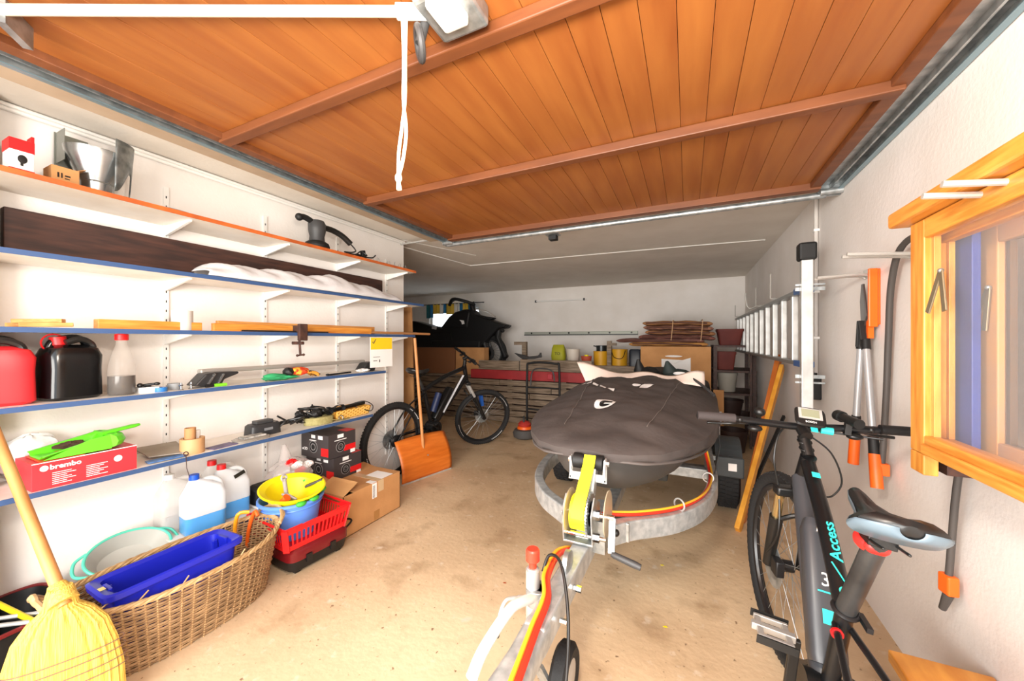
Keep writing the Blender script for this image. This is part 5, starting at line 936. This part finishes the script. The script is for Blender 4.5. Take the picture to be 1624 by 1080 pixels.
g = T('mountain_bike', 'dark mountain bike with white rim lettering parked by the shelf end', 'bicycle', (-2.405, 2.56, 0), None, (R(0), R(3.0), R(-5.5)), True)
SMb, b2 = bike(g, FB, R(34), '#ffffff', False, False)
P('frame_logo', MB().bar((.034, .93, .86), (.034, .62, .50), .002, .025, (1, 0, 0)), M('white print', '#d8d8dc', .5), g, False); P('bottle', MB().cyl((.0, .50, .52), (.0, .58, .70), .035), M('navy bottle', '#1d2a4c', .4), g)
P('fork_decal', MB().box((.10, 1.20, .55), (.045, .03, .12), (.2, 0, -.4)), M('blue decal', '#1f4f9a', .4), g, False)
# ---------------- right wall ----------------
LX = .63
g = T('aluminium_ladder', 'long aluminium ladder hung sideways along the right wall', 'ladder', (LX, 4.4, 1.08))
for z_ in (1.10, 1.54): P('rail', MB().bb(LX - .03, LX + .03, 2.72, 6.1, z_ - .012, z_ + .012), M('ladder rail alu', '#8d8f8e', .4, .5), g, False, bev=.003)
for i in range(11):
    y = 2.99 + .302 * i; P('rung', MB().bb(LX - .018, LX + .018, y - .022, y + .022, 1.11, 1.53), alu, g, False, bev=.006)
for z_ in (1.10, 1.54): P('end_cap', MB().bb(LX - .034, LX + .034, 2.70, 2.86, z_ - .018, z_ + .018), M('blue ladder cap', '#2f5f9e', .45), g, False, bev=.004)
g = T('stabiliser_bar', 'upright aluminium stabiliser bar with a black foot at the ladder end', 'bar', (LX - .01, 2.66, .8))
P('bar', MB().bb(LX - .04, LX + .015, 2.64, 2.685, .80, 1.72), alu, g, False, bev=.004); P('foot', MB().bb(LX - .055, LX + .03, 2.62, 2.70, 1.70, 1.80), blackm, g, False, bev=.012)
P('clamp', MB().bb(LX - .06, LX + .08, 2.69, 2.70, 1.53, 1.55).bb(LX - .06, LX + .08, 2.69, 2.70, 1.02, 1.04).bb(LX - .06, LX + .08, 2.69, 2.70, 1.56, 1.57).bb(LX - .06, LX + .08, 2.69, 2.70, .99, 1.0), steel, g, False)
wm = M('white enamelled hook', '#bdbab4', .35, .4)
def hook(y, z_, L, label, sp=.05, r=.006, rise=.02):
    g = T('wall_hook', label, 'hook', (XR, y, z_), 'double prong wall hooks')
    P('plate', MB().bb(XR - .008, XR, y - sp * .8, y + sp * .8, z_ - .02, z_ + .02), wm, g, False, bev=.002)
    for s in (-1, 1): P('prong', MB().tube([(XR - .005, y + s * sp / 2, z_ - .02), (XR - .04, y + s * sp / 2, z_ - .005), (XR - L, y + s * sp / 2, z_ + rise)], r, 8, smooth=3), wm, g)
hook(2.30, 1.555, .20, 'white double prong hook beside the orange lopper holder', .05, .007, -.01)
hook(1.86, 1.56, .22, 'white double prong hook just behind the wooden window sashes', .05, .007, .01)
g = T('ladder_hook', 'white curved hook near the far ladder end', 'hook', (.66, 4.9, 1.5)); P('hook', MB().tube([(XR, 4.6, 1.60), (.66, 4.6, 1.60), (.58, 4.6, 1.58), (.55, 4.6, 1.68), (.55, 4.6, 1.74)], .008, 8, smooth=5), wm, g)
for i, (y, lb) in enumerate(((3.5, 'thin upright prong of the ladder hook nearest the blue cap'), (4.2, 'thin upright prong of the middle ladder hook'), (5.9, 'thin upright prong of the farthest ladder hook'))):
    S('ladder_hook', MB().tube([(XR, y, 1.57), (.60, y, 1.565), (.585, y, 1.60), (.585, y, 1.76 - .02 * i)], .005, 7, smooth=3), wm, lb, 'hook', 'ladder hooks')
# lopper and holder
yl = 2.22; g = T('tool_holder', 'bright orange plastic wall holder above the lopper', 'holder', (XR - .03, yl, 1.33)); P('back', MB().bb(XR - .012, XR, yl - .04, yl + .055, 1.31, 1.56), M('neon orange', '#ff6a10', .4), g, False, bev=.004); P('cheek', MB().bb(XR - .045, XR - .012, yl - .052, yl - .038, 1.30, 1.56), M('neon orange', '#ff6a10', .4), g, False, bev=.004); P('peg', MB().bb(XR - .04, XR - .02, yl - .03, yl - .01, 1.25, 1.33), M('neon orange', '#ff6a10', .4), g, False)
g = T('lopper', 'long-handled lopper with silver arms and orange grips on the right wall', 'lopper', (XR - .05, yl, .62)); xl = XR - .045
P('blade', MB().poly([(xl, yl - .0, 1.30), (xl, yl + .035, 1.33), (xl, yl + .045, 1.42), (xl, yl + .03, 1.50), (xl, yl + .012, 1.50), (xl, yl - .01, 1.42), (xl, yl - .025, 1.35)], (.008, 0, 0)), M('blade grey', '#56504d', .4, .6), g, False, bev=.002)
P('blade_stub', MB().bar((xl, yl + .01, 1.33), (xl, yl + .028, 1.21), .016, .04, (1, 0, 0)).bar((xl, yl + .01, 1.33), (xl, yl - .02, 1.21), .016, .035, (1, 0, 0)), blackm, g, False, bev=.003); P('pivot_bolt', MB().cyl((xl - .012, yl + .008, 1.30), (xl + .012, yl + .008, 1.30), .012), chrome, g)
for (a, b) in (((yl + .03, 1.23), (yl + .055, .66)), ((yl - .02, 1.23), (yl - .19, .63))):
    pa, pb = Vector((xl, a[0], a[1])), Vector((xl - .02, b[0], b[1])); pt = lambda t: pa + (pb - pa) * t
    h_ = P('arm', MB().cyl(pt(0), pt(.62), .0135), M('lopper silver', '#b8b8ba', .3, .4), g); P('sleeve', MB().cyl(pt(-.02), pt(.05), .017).cyl(pt(.60), pt(.80), .017, .019), blackm, h_); P('grip', MB().cyl(pt(.78), pt(1.0), .020, .021), orange, h_)
# rubber hose looped over hooks
hm = M('dark rubber hose', '#4a4542', .6)
g = T('rubber_strap', 'dark rubber strap looped over the hook beside the lopper', 'strap', (XR - .05, 2.0, .75)); P('loop', MB().tube([(XR - .04, 1.55, 1.53), (XR - .05, 1.72, 1.60), (XR - .05, 1.88, 1.585), (XR - .04, 1.98, 1.46), (XR - .03, 2.03, 1.25), (XR - .03, 2.05, 1.0), (XR - .04, 2.06, .72)], .011, 10, smooth=8), hm, g); P('end_hook', MB().bb(XR - .06, XR - .02, 2.04, 2.07, .68, .73), orange, g, False, bev=.004)
g = T('rubber_strap', 'dark rubber strap with an orange end below the wooden sashes', 'strap', (XR - .04, 1.5, .3)); P('strap', MB().tube([(XR - .03, 1.57, 1.40), (XR - .03, 1.57, 1.0), (XR - .035, 1.60, .75), (XR - .04, 1.62, .50)], .009, 10, smooth=6), hm, g); P('orange_clip', MB().box((XR - .04, 1.62, .485), (.03, .04, .06), (0, 0, .2)), orange, g, False, bev=.005); P('end', MB().cyl((XR - .04, 1.62, .455), (XR - .045, 1.64, .395), .013, .009), hm, g)
# wooden window sashes hung on the wall
def sash(name, label, x, y1, wd, z0, z1, ang, th, m_, st=.05, grp='wooden sashes', pane=True, rl=.06):
    """frame in a vertical plane; far stile at (x, y1), width wd toward the camera, turned by ang about z"""
    d = Vector((math.sin(ang), -math.cos(ang), 0)); n = Vector((math.cos(ang), math.sin(ang), 0)); g = T(name, label, 'window sash', (x, y1, z0), grp); o = Vector((x, y1, 0))
    def pc(nm, a0, a1, b0, b1, t0=-.5, t1=.5, mm=m_, bev=.003):
        c = o + d * (a0 + a1) / 2 + n * th * (t0 + t1) / 2 + Vector((0, 0, (b0 + b1) / 2)); return P(nm, MB().box(c, (th * (t1 - t0), a1 - a0, b1 - b0), Matrix((n, -d, Vector((0, 0, 1)))).transposed()), mm, g, False, bev=bev)
    rm_ = honeyh if m_ is honey else m_
    pc('stile', 0, st, z0, z1); pc('stile', wd - st, wd, z0, z1); pc('rail', st, wd - st, z0, z0 + rl, mm=rm_); pc('rail', st, wd - st, z1 - rl, z1, mm=rm_)
    if pane:
        pc('pane', st - .005, wd - st + .005, z0 + rl - .005, z1 - rl + .005, -.08, .08, M('sash glass', '#ffffff', .03, Alpha=.04), 0)
        pc('glazing_bead', st, st + .012, z0 + rl, z1 - rl, .0, .45, bev=.001)
    return g, d, n, o
g, d, n, o = sash('window_sash', 'nearest honey-coloured wooden window sash with a hinge stay', .575, 1.412, .78, .94, 1.56, 0, .03, honey, .065, rl=.05)
P('stile_end', MB().bb(.56, .59, 1.348, 1.412, .885, .939), honey, g, False, bev=.003)
P('sill_board', MB().bb(.525, .60, .62, 1.45, 1.562, 1.605), honeyh, g, False, bev=.008, label='rough top board with chipped edge')
P('drip_rail', MB().bb(.548, .558, .62, 1.335, .945, .972), honeyh, g, False, bev=.004)
def stay(g, p, q_, r_):
    for e_ in (q_, r_): P('hinge_stay', MB().bar(p, e_, .016, .004, (1, 0, 0)), M('brassy steel', '#8d7f66', .4, .6), g, False, bev=.001)
    P('rivet', MB().sph(p, .006), steel, g)
stay(g, Vector((.555, 1.262, 1.41)), Vector((.55, 1.305, 1.31)), Vector((.55, 1.235, 1.31)))
g2, d2, n2, o2 = sash('window_sash', 'honey-coloured sash just inside the nearest one', .622, 1.452, .80, .93, 1.55, 0, .026, honey, .062, rl=.05)
S('blue_board', MB().bb(.655, .672, 1.36, 1.475, .93, 1.545), M('cobalt blue paint', '#17317c', .5, col2='#1f3d94', scale=5), 'cobalt blue painted board between the wooden sashes', 'board', smooth=False, bev=.002)
g3, d3, n3, o3 = sash('window_sash', 'weathered sash against the wall right of the blue board', .712, 1.47, .82, .94, 1.53, 0, .03, M('worn sash wood', '#c98a4a', .6, col2='#b3835f', scale=5), .115, rl=.045)
stay(g3, Vector((.69, 1.372, 1.375)), Vector((.69, 1.43, 1.268)), Vector((.69, 1.385, 1.265)))
S('wedge_block', MB().bb(.61, .66, 1.36, 1.43, .888, .929), brownw, 'dark wooden block under the nearest sash', 'block', smooth=False)
hook(1.10, 1.53, .30, 'white double prong hook carrying the top of the wooden sashes', .07, .007, .03)
# planks leaning on the right wall
def leanplank(name, label, p0, p1, wd, th, m_, up):
    return S(name, MB().bar(p0, p1, wd, th, up), m_, label, 'plank', 'planks leaning on the right wall', smooth=False, bev=.003)
leanplank('leaning_plank', 'pale yellow plank leaning on the right wall, nearest the bicycle', (.29, 2.80, .01), (.70, 3.72, 1.02), .075, .03, M('fresh yellow pine', '#e9a83f', .5, col2='#d48e2a', scale=5, stretch=(2, 2, 2)), (1, 0, .3))
leanplank('leaning_plank', 'darker orange plank leaning behind the yellow one', (.33, 2.95, .01), (.705, 3.86, 1.09), .10, .035, M('orange pine', '#c9702c', .5, col2='#b25c20', scale=5), (1, 0, .3))
leanplank('leaning_plank', 'dark lath leaning at the foot of the yellow plank', (.34, 3.08, .01), (.71, 3.7, .62), .03, .02, blackm, (1, 0, .3))
g = T('wooden_bench', 'honey-coloured wooden bench end at the lower right corner', 'bench', (.66, 1.1, 0)); P('top', MB().bb(.545, .765, .62, 1.50, .275, .31), honeyh, g, False, bev=.004); P('leg', MB().bb(.57, .62, .70, .75, 0, .275), honey, g, False); P('leg', MB().bb(.57, .62, 1.38, 1.43, 0, .275), honey, g, False); P('leg', MB().bb(.70, .75, 1.38, 1.43, 0, .275), honey, g, False); P('leg', MB().bb(.70, .75, .70, .75, 0, .275), honey, g, False)

# ---------------- back of the garage ----------------
g = T('timber_crate', 'large weathered timber crate of rough boards across the back', 'crate', (-2.3, 5.7, 0)); CY = 5.08
rnd = random.Random(12)
for r_ in range(7):
    x = -4.4; zz = .005 + r_ * .092
    while x < -.75:
        L = rnd.uniform(.5, 1.1); x1 = min(x + L, -.75); P('board', MB().box(((x + x1) / 2, CY + rnd.uniform(-.012, .012), zz + .043), (x1 - x - .006, .03, rnd.uniform(.068, .086)), (0, rnd.uniform(-.006, .006), 0)), greyw, g, False); x = x1
for x in (-4.35, -3.4, -2.45, -1.6, -.8): P('post', MB().bb(x - .04, x + .04, CY + .02, CY + .09, 0, .645), greyw, g, False)
for i in range(10): P('deck_board', MB().bb(-4.4, -.75, CY + .02 + i * .128, CY + .14 + i * .128, .655, .685), greyw, g, False)
P('crate_side', MB().bb(-.78, -.75, CY + .02, 6.3, 0, .65), greyw, g, False); P('crate_inside', MB().bb(-4.35, -.80, CY + .10, CY + .12, 0, .64), brownw, g, False)
S('red_beam', MB().bb(-3.1, -1.0, CY - .05, CY + .015, .655, .79), M('red painted beam', '#a8282b', .6, col2='#8e2023', scale=4), 'long red painted beam lying on the timber crate', 'beam', smooth=False, bev=.004)
S('rough_board', MB().bb(-3.0, -2.30, CY + .03, CY + .06, .685, .93), greyw, 'upright rough grey board behind the red beam, left one', 'board', 'rough boards', smooth=False)
S('rough_board', MB().bb(-2.28, -1.20, CY + .03, CY + .06, .685, .955), greyw, 'longer rough grey board behind the red beam, right one', 'board', 'rough boards', smooth=False)
S('short_post', MB().bb(-2.36, -2.29, 5.35, 5.42, .685, 1.22).bb(-2.50, -2.36, 5.36, 5.40, 1.17, 1.22), greyw, 'short weathered post beside the motorcycle wheel', 'post', smooth=False)
S('low_platform', MB().bb(-1.95, -.58, 5.45, 6.25, .685, .875), greyw, 'low wooden platform carrying the pots and buckets', 'platform', smooth=False, bev=.004)
ds_ = M('darker brown cardboard', '#8b5a38', .85);  # darker brown board for the left of the two boxes
S('cardboard_box', MB().bb(-3.48, -2.94, 5.18, 5.33, .685, 1.125), card, 'brown cardboard box under the motorcycle, right one', 'box', 'cardboard boxes under the motorcycle', smooth=False)
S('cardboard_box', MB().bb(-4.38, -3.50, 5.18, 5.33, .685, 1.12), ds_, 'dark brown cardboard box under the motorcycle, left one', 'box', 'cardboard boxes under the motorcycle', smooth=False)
# motorcycle on the crate, side on
g = T('motorcycle', 'black motorcycle in silhouette standing on the crate before the window', 'motorcycle', (-3.6, 5.75, .69)); MY = 5.75
bk = M('motorcycle black', '#08080a', .55); k0 = Vector((0, MY, 0))
def mx(u): return xat(u, MY)
def mz(u, v): a = (u - 812) / F; return H + (540 - v) / F * (MY / (a * ST + CT))
def mp(u, v, dy=0): return Vector((mx(u), MY + dy, mz(u, v)))
hubf = mp(777, 560)
for nm, c, rr in (('front_wheel', hubf, .325), ('rear_wheel', mp(672, 568), .30)):
    wl = P(nm, MB().cyl(c + Vector((0, -.07, 0)), c + Vector((0, .07, 0)), .05, n=20), bk, g); P('tyre', MB().torus(c, (0, 1, 0), rr - .045, .05, 64, 10), rubber, wl); P('rim', MB().torus(c, (0, 1, 0), rr - .10, .018, 48, 8), dgrey, wl)
    sp = MB()
    for i in range(24): a = 2 * math.pi * i / 24; sp.cyl(c + Vector((.03 * math.cos(a + .6), .03 * (-1) ** i, .03 * math.sin(a + .6))), c + Vector(((rr - .1) * math.cos(a), 0, (rr - .1) * math.sin(a))), .003, n=4)
    P('spokes', sp, steel, wl, False, kind='stuff')
    P('disc', MB().lathe([(.07, -.003), (.13, -.003), (.13, .003), (.07, .003), (.07, -.003)], c + Vector((0, -.08, 0)), 30, Euler((R(90), 0, 0)).to_matrix()), dgrey, wl)
def body(name, pix, th, m_=bk, sub=0, par=None):
    return P(name, MB().poly([mp(u, v, -th / 2) for u, v in pix], (0, th, 0)), m_, par or g, True, bev=.025)
body('fairing', [(722, 502), (729, 497), (745, 491), (752, 492), (758, 499), (785, 509), (808, 516), (803, 521), (796, 521), (790, 527), (782, 535), (772, 545), (768, 552), (725, 552), (718, 520)], .26)
body('beak_fender', [(755, 498), (772, 502), (786, 504), (780, 508), (765, 508)], .16); body('beak_fender', [(790, 514), (809, 516), (803, 521), (795, 521), (793, 535), (800, 552), (806, 566), (800, 570), (793, 552), (786, 535)], .12)
body('tank', [(719, 503), (728, 496), (744, 491), (752, 496), (748, 520), (722, 522), (706, 520)], .30); body('seat', [(655, 509), (664, 510), (690, 517), (708, 520), (722, 512), (724, 530), (660, 530), (654, 520)], .26)
body('tail_body', [(655, 518), (724, 526), (726, 553), (658, 553), (654, 540)], .24); body('engine', [(690, 540), (768, 540), (766, 560), (695, 562)], .30, blackm)
P('handlebar', MB().tube([mp(733, 485, -.38), mp(738, 478, -.3), mp(747, 480, 0), mp(738, 477, .3), mp(733, 482, .38)], .016, 10, smooth=5), bk, g); P('riser', MB().cyl(mp(748, 480), mp(751, 494), .05, .05), bk, g); P('hand_guard', MB().tube([mp(731, 487, -.36), mp(738, 478, -.40), mp(752, 480, -.36), mp(762, 484, -.25)], .028, 10, smooth=4), bk, g); P('mirror', MB().sph(mp(761, 485, -.22), (.04, .03, .025)), bk, g)
P('indicator', MB().sph(mp(802, 525, -.12), (.035, .03, .03)), bk, g); P('windscreen', MB().tube([mp(754, 490), mp(770, 493), mp(786, 502)], .010, 8, smooth=4), M('smoky screen', '#b5aca2', .2), g)
for s in (-1, 1): P('fork_leg', MB().cyl(mp(765, 520, s * .09), hubf + Vector((0, s * .09, 0)), .03), dgrey, g)
P('tank_emblem', MB().poly([mp(736, 508, -.153), mp(743, 509, -.153), mp(744, 514, -.153), mp(740, 515, -.153), mp(739, 511, -.153)], (0, -.003, 0)), paper, g, False); P('seat_sticker', MB().poly([mp(692, 518, -.135), mp(700, 518, -.135), mp(699, 523, -.135), mp(692, 522, -.135)], (0, -.003, 0)), alu, g, False)
# pots and buckets on the platform
pz = .875
def pot(u, y, r, h_, m_, name, label, cat='bucket', taper=.82, extra=None):
    x = xat(u, y); g = T(name, label, cat, (x, y, pz)); P('body', MB().lathe([(.001, .0), (r * taper, 0), (r, h_), (r * 1.07, h_), (r * 1.07, h_ - .02), (r * 1.02, h_ - .022)][:3] + [(r * 1.06, h_ * .99), (r * 1.06, h_), (r * .95, h_), (r * taper * .92, .01), (.001, .01)], (x, y, pz), 28), m_, g)
    if extra: extra(g, x, y)
    return g
g = T('soil_bag', 'yellow-green soil bag with dark lettering on the platform', 'bag', (xat(886, 5.6), 5.6, pz)); xx = xat(886, 5.6)
P('sack', MB().loft([(0, 0, 0, .10, .07, 4), (0, 0, .12, .115, .09, 3), (0, 0, .24, .10, .07, 4), (0, 0, .30, .085, .015, 5)], 30, None, (xx, 5.6, pz)), M('lime yellow sack', '#a8a620', .6), g); text('TO', .065, frame4((xx + .01, 5.505, pz + .16), (1, 0, 0), (0, 0, 1)), blackm, g, ext=.002)
pot(909, 5.6, .105, .235, M('cream bucket', '#d8cdc0', .5), 'cream_bucket', 'cream plastic bucket with a lid beside the soil bag')
pot(930, 5.55, .082, .13, M('terracotta red plastic', '#c2543c', .6), 'small_red_pot', 'small red flower pot between the cream and yellow buckets', 'pot', .75, lambda g, x, y: P('soil', MB().cyl((x, y, pz + .12), (x, y, pz + .15), .03), yellow, g))
ybk = M('ochre bucket', '#d8a020', .5)
pot(953, 5.6, .11, .20, ybk, 'yellow_bucket', 'yellow bucket with a small steel pan on its lid', 'bucket', .92, lambda g, x, y: P('lid', MB().cyl((x, y, pz + .2), (x, y, pz + .206), .112, n=28), ybk, g))
x = xat(954, 5.6); g = T('steel_pan', 'small dark steel pan on the yellow bucket', 'pan', (x, 5.6, pz + .206)); P('pan', MB().lathe([(.001, 0), (.075, 0), (.08, .08), (.09, .085), (.075, .085), (.07, .01), (.001, .01)], (x, 5.6, pz + .206), 24), M('dark steel', '#4b5052', .3, .8), g); P('handle', MB().cyl((x - .08, 5.6, pz + .275), (x - .12, 5.6, pz + .285), .008), black, g)
pot(982, 5.65, .12, .235, ybk, 'yellow_bucket', 'yellow bucket left of the dark blue canister', 'bucket', .95, lambda g, x, y: P('handle', MB().tube([(x - .1, y - .08, pz + .22), (x - .05, y - .13, pz + .12), (x + .06, y - .13, pz + .11), (x + .10, y - .08, pz + .22)], .005, 7, smooth=6), black, g))
x = xat(1008, 5.55); S('dark_canister', MB().loft([(x, 5.55, pz, .085, .07, 6), (x, 5.55, pz + .22, .085, .07, 6), (x, 5.55, pz + .24, .07, .06, 5)], 24), M('navy black plastic', '#141d2a', .4), 'dark blue-black canister right of the yellow buckets', 'canister')
x = xat(968, 5.6); S('short_post', MB().bb(x - .03, x + .03, 5.5, 5.56, pz, pz + .36).bb(x + .03, x + .1, 5.5, 5.55, pz + .29, pz + .33), greyw, 'weathered post between the two yellow buckets', 'post', smooth=False)
# aluminium rails along the back wall
g = T('wall_profile', 'long slim aluminium profile with dark screws along the back wall', 'profile', (-1.75, YB - .02, 1.3)); P('profile', MB().bb(-2.80, -.75, YB - .03, YB, 1.345, 1.40), M('grey green profile', '#a8aba0', .5, .3), g, False, bev=.004); P('lip', MB().bb(-2.80, -.75, YB - .045, YB - .03, 1.335, 1.35), dgrey, g, False)
for i in range(6): x = -2.65 + i * .36; P('screw', MB().cyl((x, YB - .045, 1.375), (x, YB - .03, 1.375), .015, n=10), black, g)
# right cardboard box and blankets
g = T('cardboard_box', 'big plain cardboard box with a white paper sheet below the blankets', 'box', (-.13, 5.28, 0)); P('carton', MB().bb(-.55, .25, 5.02, 5.52, 0, 1.165), card, g, False, bev=.003); P('paper_sheet', MB().poly([(-.30, 5.017, .88), (.03, 5.017, .84), (.03, 5.017, 1.03), (-.06, 5.012, 1.0), (-.30, 5.017, 1.01)], (0, .002, 0)), paper, g, False); P('hand_slot', MB().sph((-.16, 5.018, 1.045), (.10, .003, .012)), paper, g)
bl1 = M('brown blanket', '#a9784f', .95, col2='#8a5b3c', scale=9, bump=.4); bl2 = M('mauve blanket', '#8d6258', .95, col2='#6d4640', scale=9, bump=.4)
for i, (dx, zz, m_, lb, L) in enumerate([(-.12, 1.166, M('ochre blanket', '#c08a4a', .95, bump=.4, scale=9), 'lowest ochre folded blanket of the tied stack', .46), (-.22, 1.212, bl2, 'mauve folded blanket second from the bottom of the stack', .52), (-.02, 1.258, M('plaid blanket', '#8e5a4e', .95, col2='#6f4138', scale=18, bump=.4), 'reddish folded blanket in the middle of the stack', .44), (.02, 1.315, bl1, 'light brown folded blanket third from the top of the stack', .40), (.0, 1.375, M('striped blanket', '#80544a', .95, col2='#a97a5f', scale=24, bump=.4), 'dark patterned folded blanket second from the top', .40), (-.01, 1.432, M('tan blanket', '#b08056', .95, col2='#98683f', scale=9, bump=.4), 'tan folded blanket on top of the tied stack', .40)]):
    c = Vector((-.12 + dx, 5.27, zz)); g = T('folded_blanket', lb, 'blanket', tuple(c), 'folded blankets'); rs = []
    hh = .029
    for j in range(25):
        t = -math.cos(math.pi * j / 24); xx = c.x + L * t; e = (1 - abs(t) ** 18) ** .5 if abs(t) < .9999 else .3; ring = []
        for q_ in range(16):
            a = 2 * math.pi * q_ / 16; ring.append(Vector((xx, c.y + .22 * math.copysign(abs(math.cos(a)) ** .5, math.cos(a)), c.z + hh + hh * max(.05, e) * math.copysign(abs(math.sin(a)) ** .8, math.sin(a)) - .022 * (t * t) * (1 if i > 1 else .3) * (t > 0) + .004 * math.sin(t * 9 + i))))
        rs.append(ring)
    P('fold', MB().rings(rs), m_, g); P('inner_fold', MB().tube([(c.x - L * .9, c.y - .215, c.z + hh), (c.x, c.y - .222, c.z + hh * 1.1), (c.x + L * .85, c.y - .215, c.z + hh - .014)], .009, 6, smooth=5), M('dark fold', '#5a3a30', .95), g)
g = T('blanket_twine', 'pale twine tied round the stack of folded blankets', 'twine', (-.12, 5.04, 1.17))
for x in (-.17, .16): P('twine', MB().tube([(x, 5.49, 1.50), (x, 5.27, 1.498), (x, 5.06, 1.49), (x, 5.036, 1.45), (x - .01, 5.035, 1.33), (x - .02, 5.04, 1.24)], .005, 6, smooth=3), M('twine', '#c9a27a', .9), g)
# rack with pots, back right corner
g = T('storage_rack', 'dark wooden rack in the back right corner', 'rack', (.5, 5.5, 0))
for x in (.30, .70):
    for y in (5.15, 5.75): P('post', MB().bb(x - .02, x + .02, y - .02, y + .02, 0, 1.17), brownw, g, False)
for zz in (.30, .60, .87, 1.17): P('shelf', MB().bb(.28, .725, 5.12, 5.78, zz - .012, zz + .012), brownw, g, False)
P('post', MB().bb(.64, .66, 5.0, 5.03, 0, 1.15), brownw, g, False)
tc_ = M('dark terracotta', '#5c1f18', .7, col2='#6e2a20', scale=5)
def rpot(x, y, zz, r, h_, m_, nm, lb, cat, e=5):
    g = T(nm, lb, cat, (x, y, zz)); P('body', MB().loft([(0, 0, 0, r * .8, r * .8, e), (0, 0, h_ * .85, r, r, e), (0, 0, h_ * .85, r * 1.05, r * 1.05, e), (0, 0, h_, r * 1.06, r * 1.06, e), (0, 0, h_, r * .96, r * .96, e), (0, 0, .02, r * .72, r * .72, e)], 28, None, (x, y, zz)), m_, g)
rpot(.47, 5.40, 1.182, .14, .20, tc_, 'square_pot', 'dark red square pot on top of the corner rack', 'pot', 9)
rpot(.42, 5.35, .882, .11, .22, tc_, 'square_pot', 'dark red tapered pot on the upper shelf of the corner rack', 'pot', 8)
rpot(.44, 5.33, .612, .11, .235, M('grey bucket plastic', '#9c978c', .6), 'grey_bucket', 'tall grey bucket on the middle shelf of the corner rack', 'bucket', 2.2)
rpot(.47, 5.33, .312, .14, .20, M('brown pot plastic', '#33201b', .6), 'round_pot', 'dark brown round pot low on the corner rack', 'pot', 2)
rpot(.45, 4.85, 0.0, .15, .24, M('brown pot plastic', '#33201b', .6), 'round_pot', 'dark brown round pot on the floor before the corner rack', 'pot', 2)
S('cardboard_offcut', MB().bb(.27, .38, 4.98, 5.0, 0, .66), card, 'narrow cardboard strip standing by the corner rack', 'cardboard', smooth=False)
S('white_card', MB().bb(.255, .33, 4.6, 4.605, .33, .47).bb(.27, .315, 4.605, 4.62, 0, .34), paper, 'small white card on a stake behind the trailer wheel', 'card', smooth=False)
# black tubular frame, saw, drum
g = T('tubular_frame', 'black tubular cart handle frame with a red clamp beside the crate', 'cart', (-1.5, 4.72, 0)); xa, xb = xat(836, 4.72), xat(887, 4.72)
P('frame', MB().tube([(xa, 4.72, .02), (xa, 4.72, .80), (xa + .05, 4.72, .93), (xb - .06, 4.72, .93), (xb, 4.72, .84), (xb, 4.72, .02)], .016, 10, smooth=5), blackm, g); P('inner_loop', MB().tube([(xa + .06, 4.70, .62), (xa + .08, 4.70, .80), (xa + .16, 4.70, .86), (xb - .10, 4.70, .84), (xb - .06, 4.70, .70)], .010, 8, smooth=5), dgrey, g)
P('red_clamp', MB().box((xb - .12, 4.69, .76), (.06, .03, .07)), M('dark red clamp', '#a02430', .4), g, False, bev=.005); P('cross_bar', MB().cyl((xa, 4.72, .60), (xb, 4.72, .60), .012).cyl((xa, 4.72, .3), (xb, 4.72, .3), .012), blackm, g)
P('base_plate', MB().bb(xa - .02, xb + .02, 4.62, 4.8, 0, .02), blackm, g, False)
x = xat(836, 5.1); g = T('crossbow_saw', 'dark pruning tool lying on the boards above the red beam', 'tool', (x, 5.13, .955)); P('blade', MB().poly([(x - .22, 5.11, 1.05), (x - .10, 5.11, 1.03), (x + .02, 5.11, 1.0), (x + .17, 5.11, 1.02), (x + .20, 5.11, 1.06), (x + .22, 5.11, 1.0), (x + .10, 5.11, .965), (x - .08, 5.11, .957), (x - .15, 5.11, 1.0)], (0, .04, 0)), M('dark tool grey', '#2c2928', .5), g, False, bev=.005); P('grip', MB().cyl((x + .2, 5.13, 1.06), (x + .205, 5.13, .99), .015), black, g)
x, y = xat(832, 4.35), 4.35; g = T('grey_drum', 'low round grey drum with a red and orange top on the floor by the crate', 'drum', (x, y, 0)); P('drum', MB().lathe([(.10, 0), (.14, .02), (.15, .07), (.13, .11), (.08, .12)], (x, y, 0), 30), M('grey drum rubber', '#4a4745', .75), g); P('orange_band', MB().lathe([(.08, .118), (.095, .12), (.09, .15), (.07, .155)], (x, y, 0), 26), orange, g); P('red_cap', MB().lathe([(.075, .153), (.085, .18), (.06, .21), (.02, .22)], (x, y, 0), 24), M('dull red', '#b0332c', .5), g); P('grip', MB().torus((x - .01, y, .22), (1, .4, 0), .05, .012, 20, 8), dgrey, g)

# dry leaf flecks on the floor
for u, v, c_, lb in ((1055, 995, yellow, 'small yellow leaf on the floor right of the trailer cable'), (1050, 897, yellow, 'small yellow leaf on the floor below the trailer crank'), (470, 905, M('red leaf', '#a8502c', .8), 'small red leaf on the floor before the dark toolbox'), (800, 925, M('red leaf', '#a8502c', .8), 'small red leaf left of the jockey wheel')):
    a = (u - 812) / F; t = H * F / (v - 540); x, y = (a * CT - ST) * t, (a * ST + CT) * t
    S('dry_leaf', MB().poly([(x - .010, y, .001), (x, y - .006, .003), (x + .011, y + .002, .001), (x + .002, y + .007, .002)], (0, 0, .001)), c_, lb, 'leaf', smooth=False)
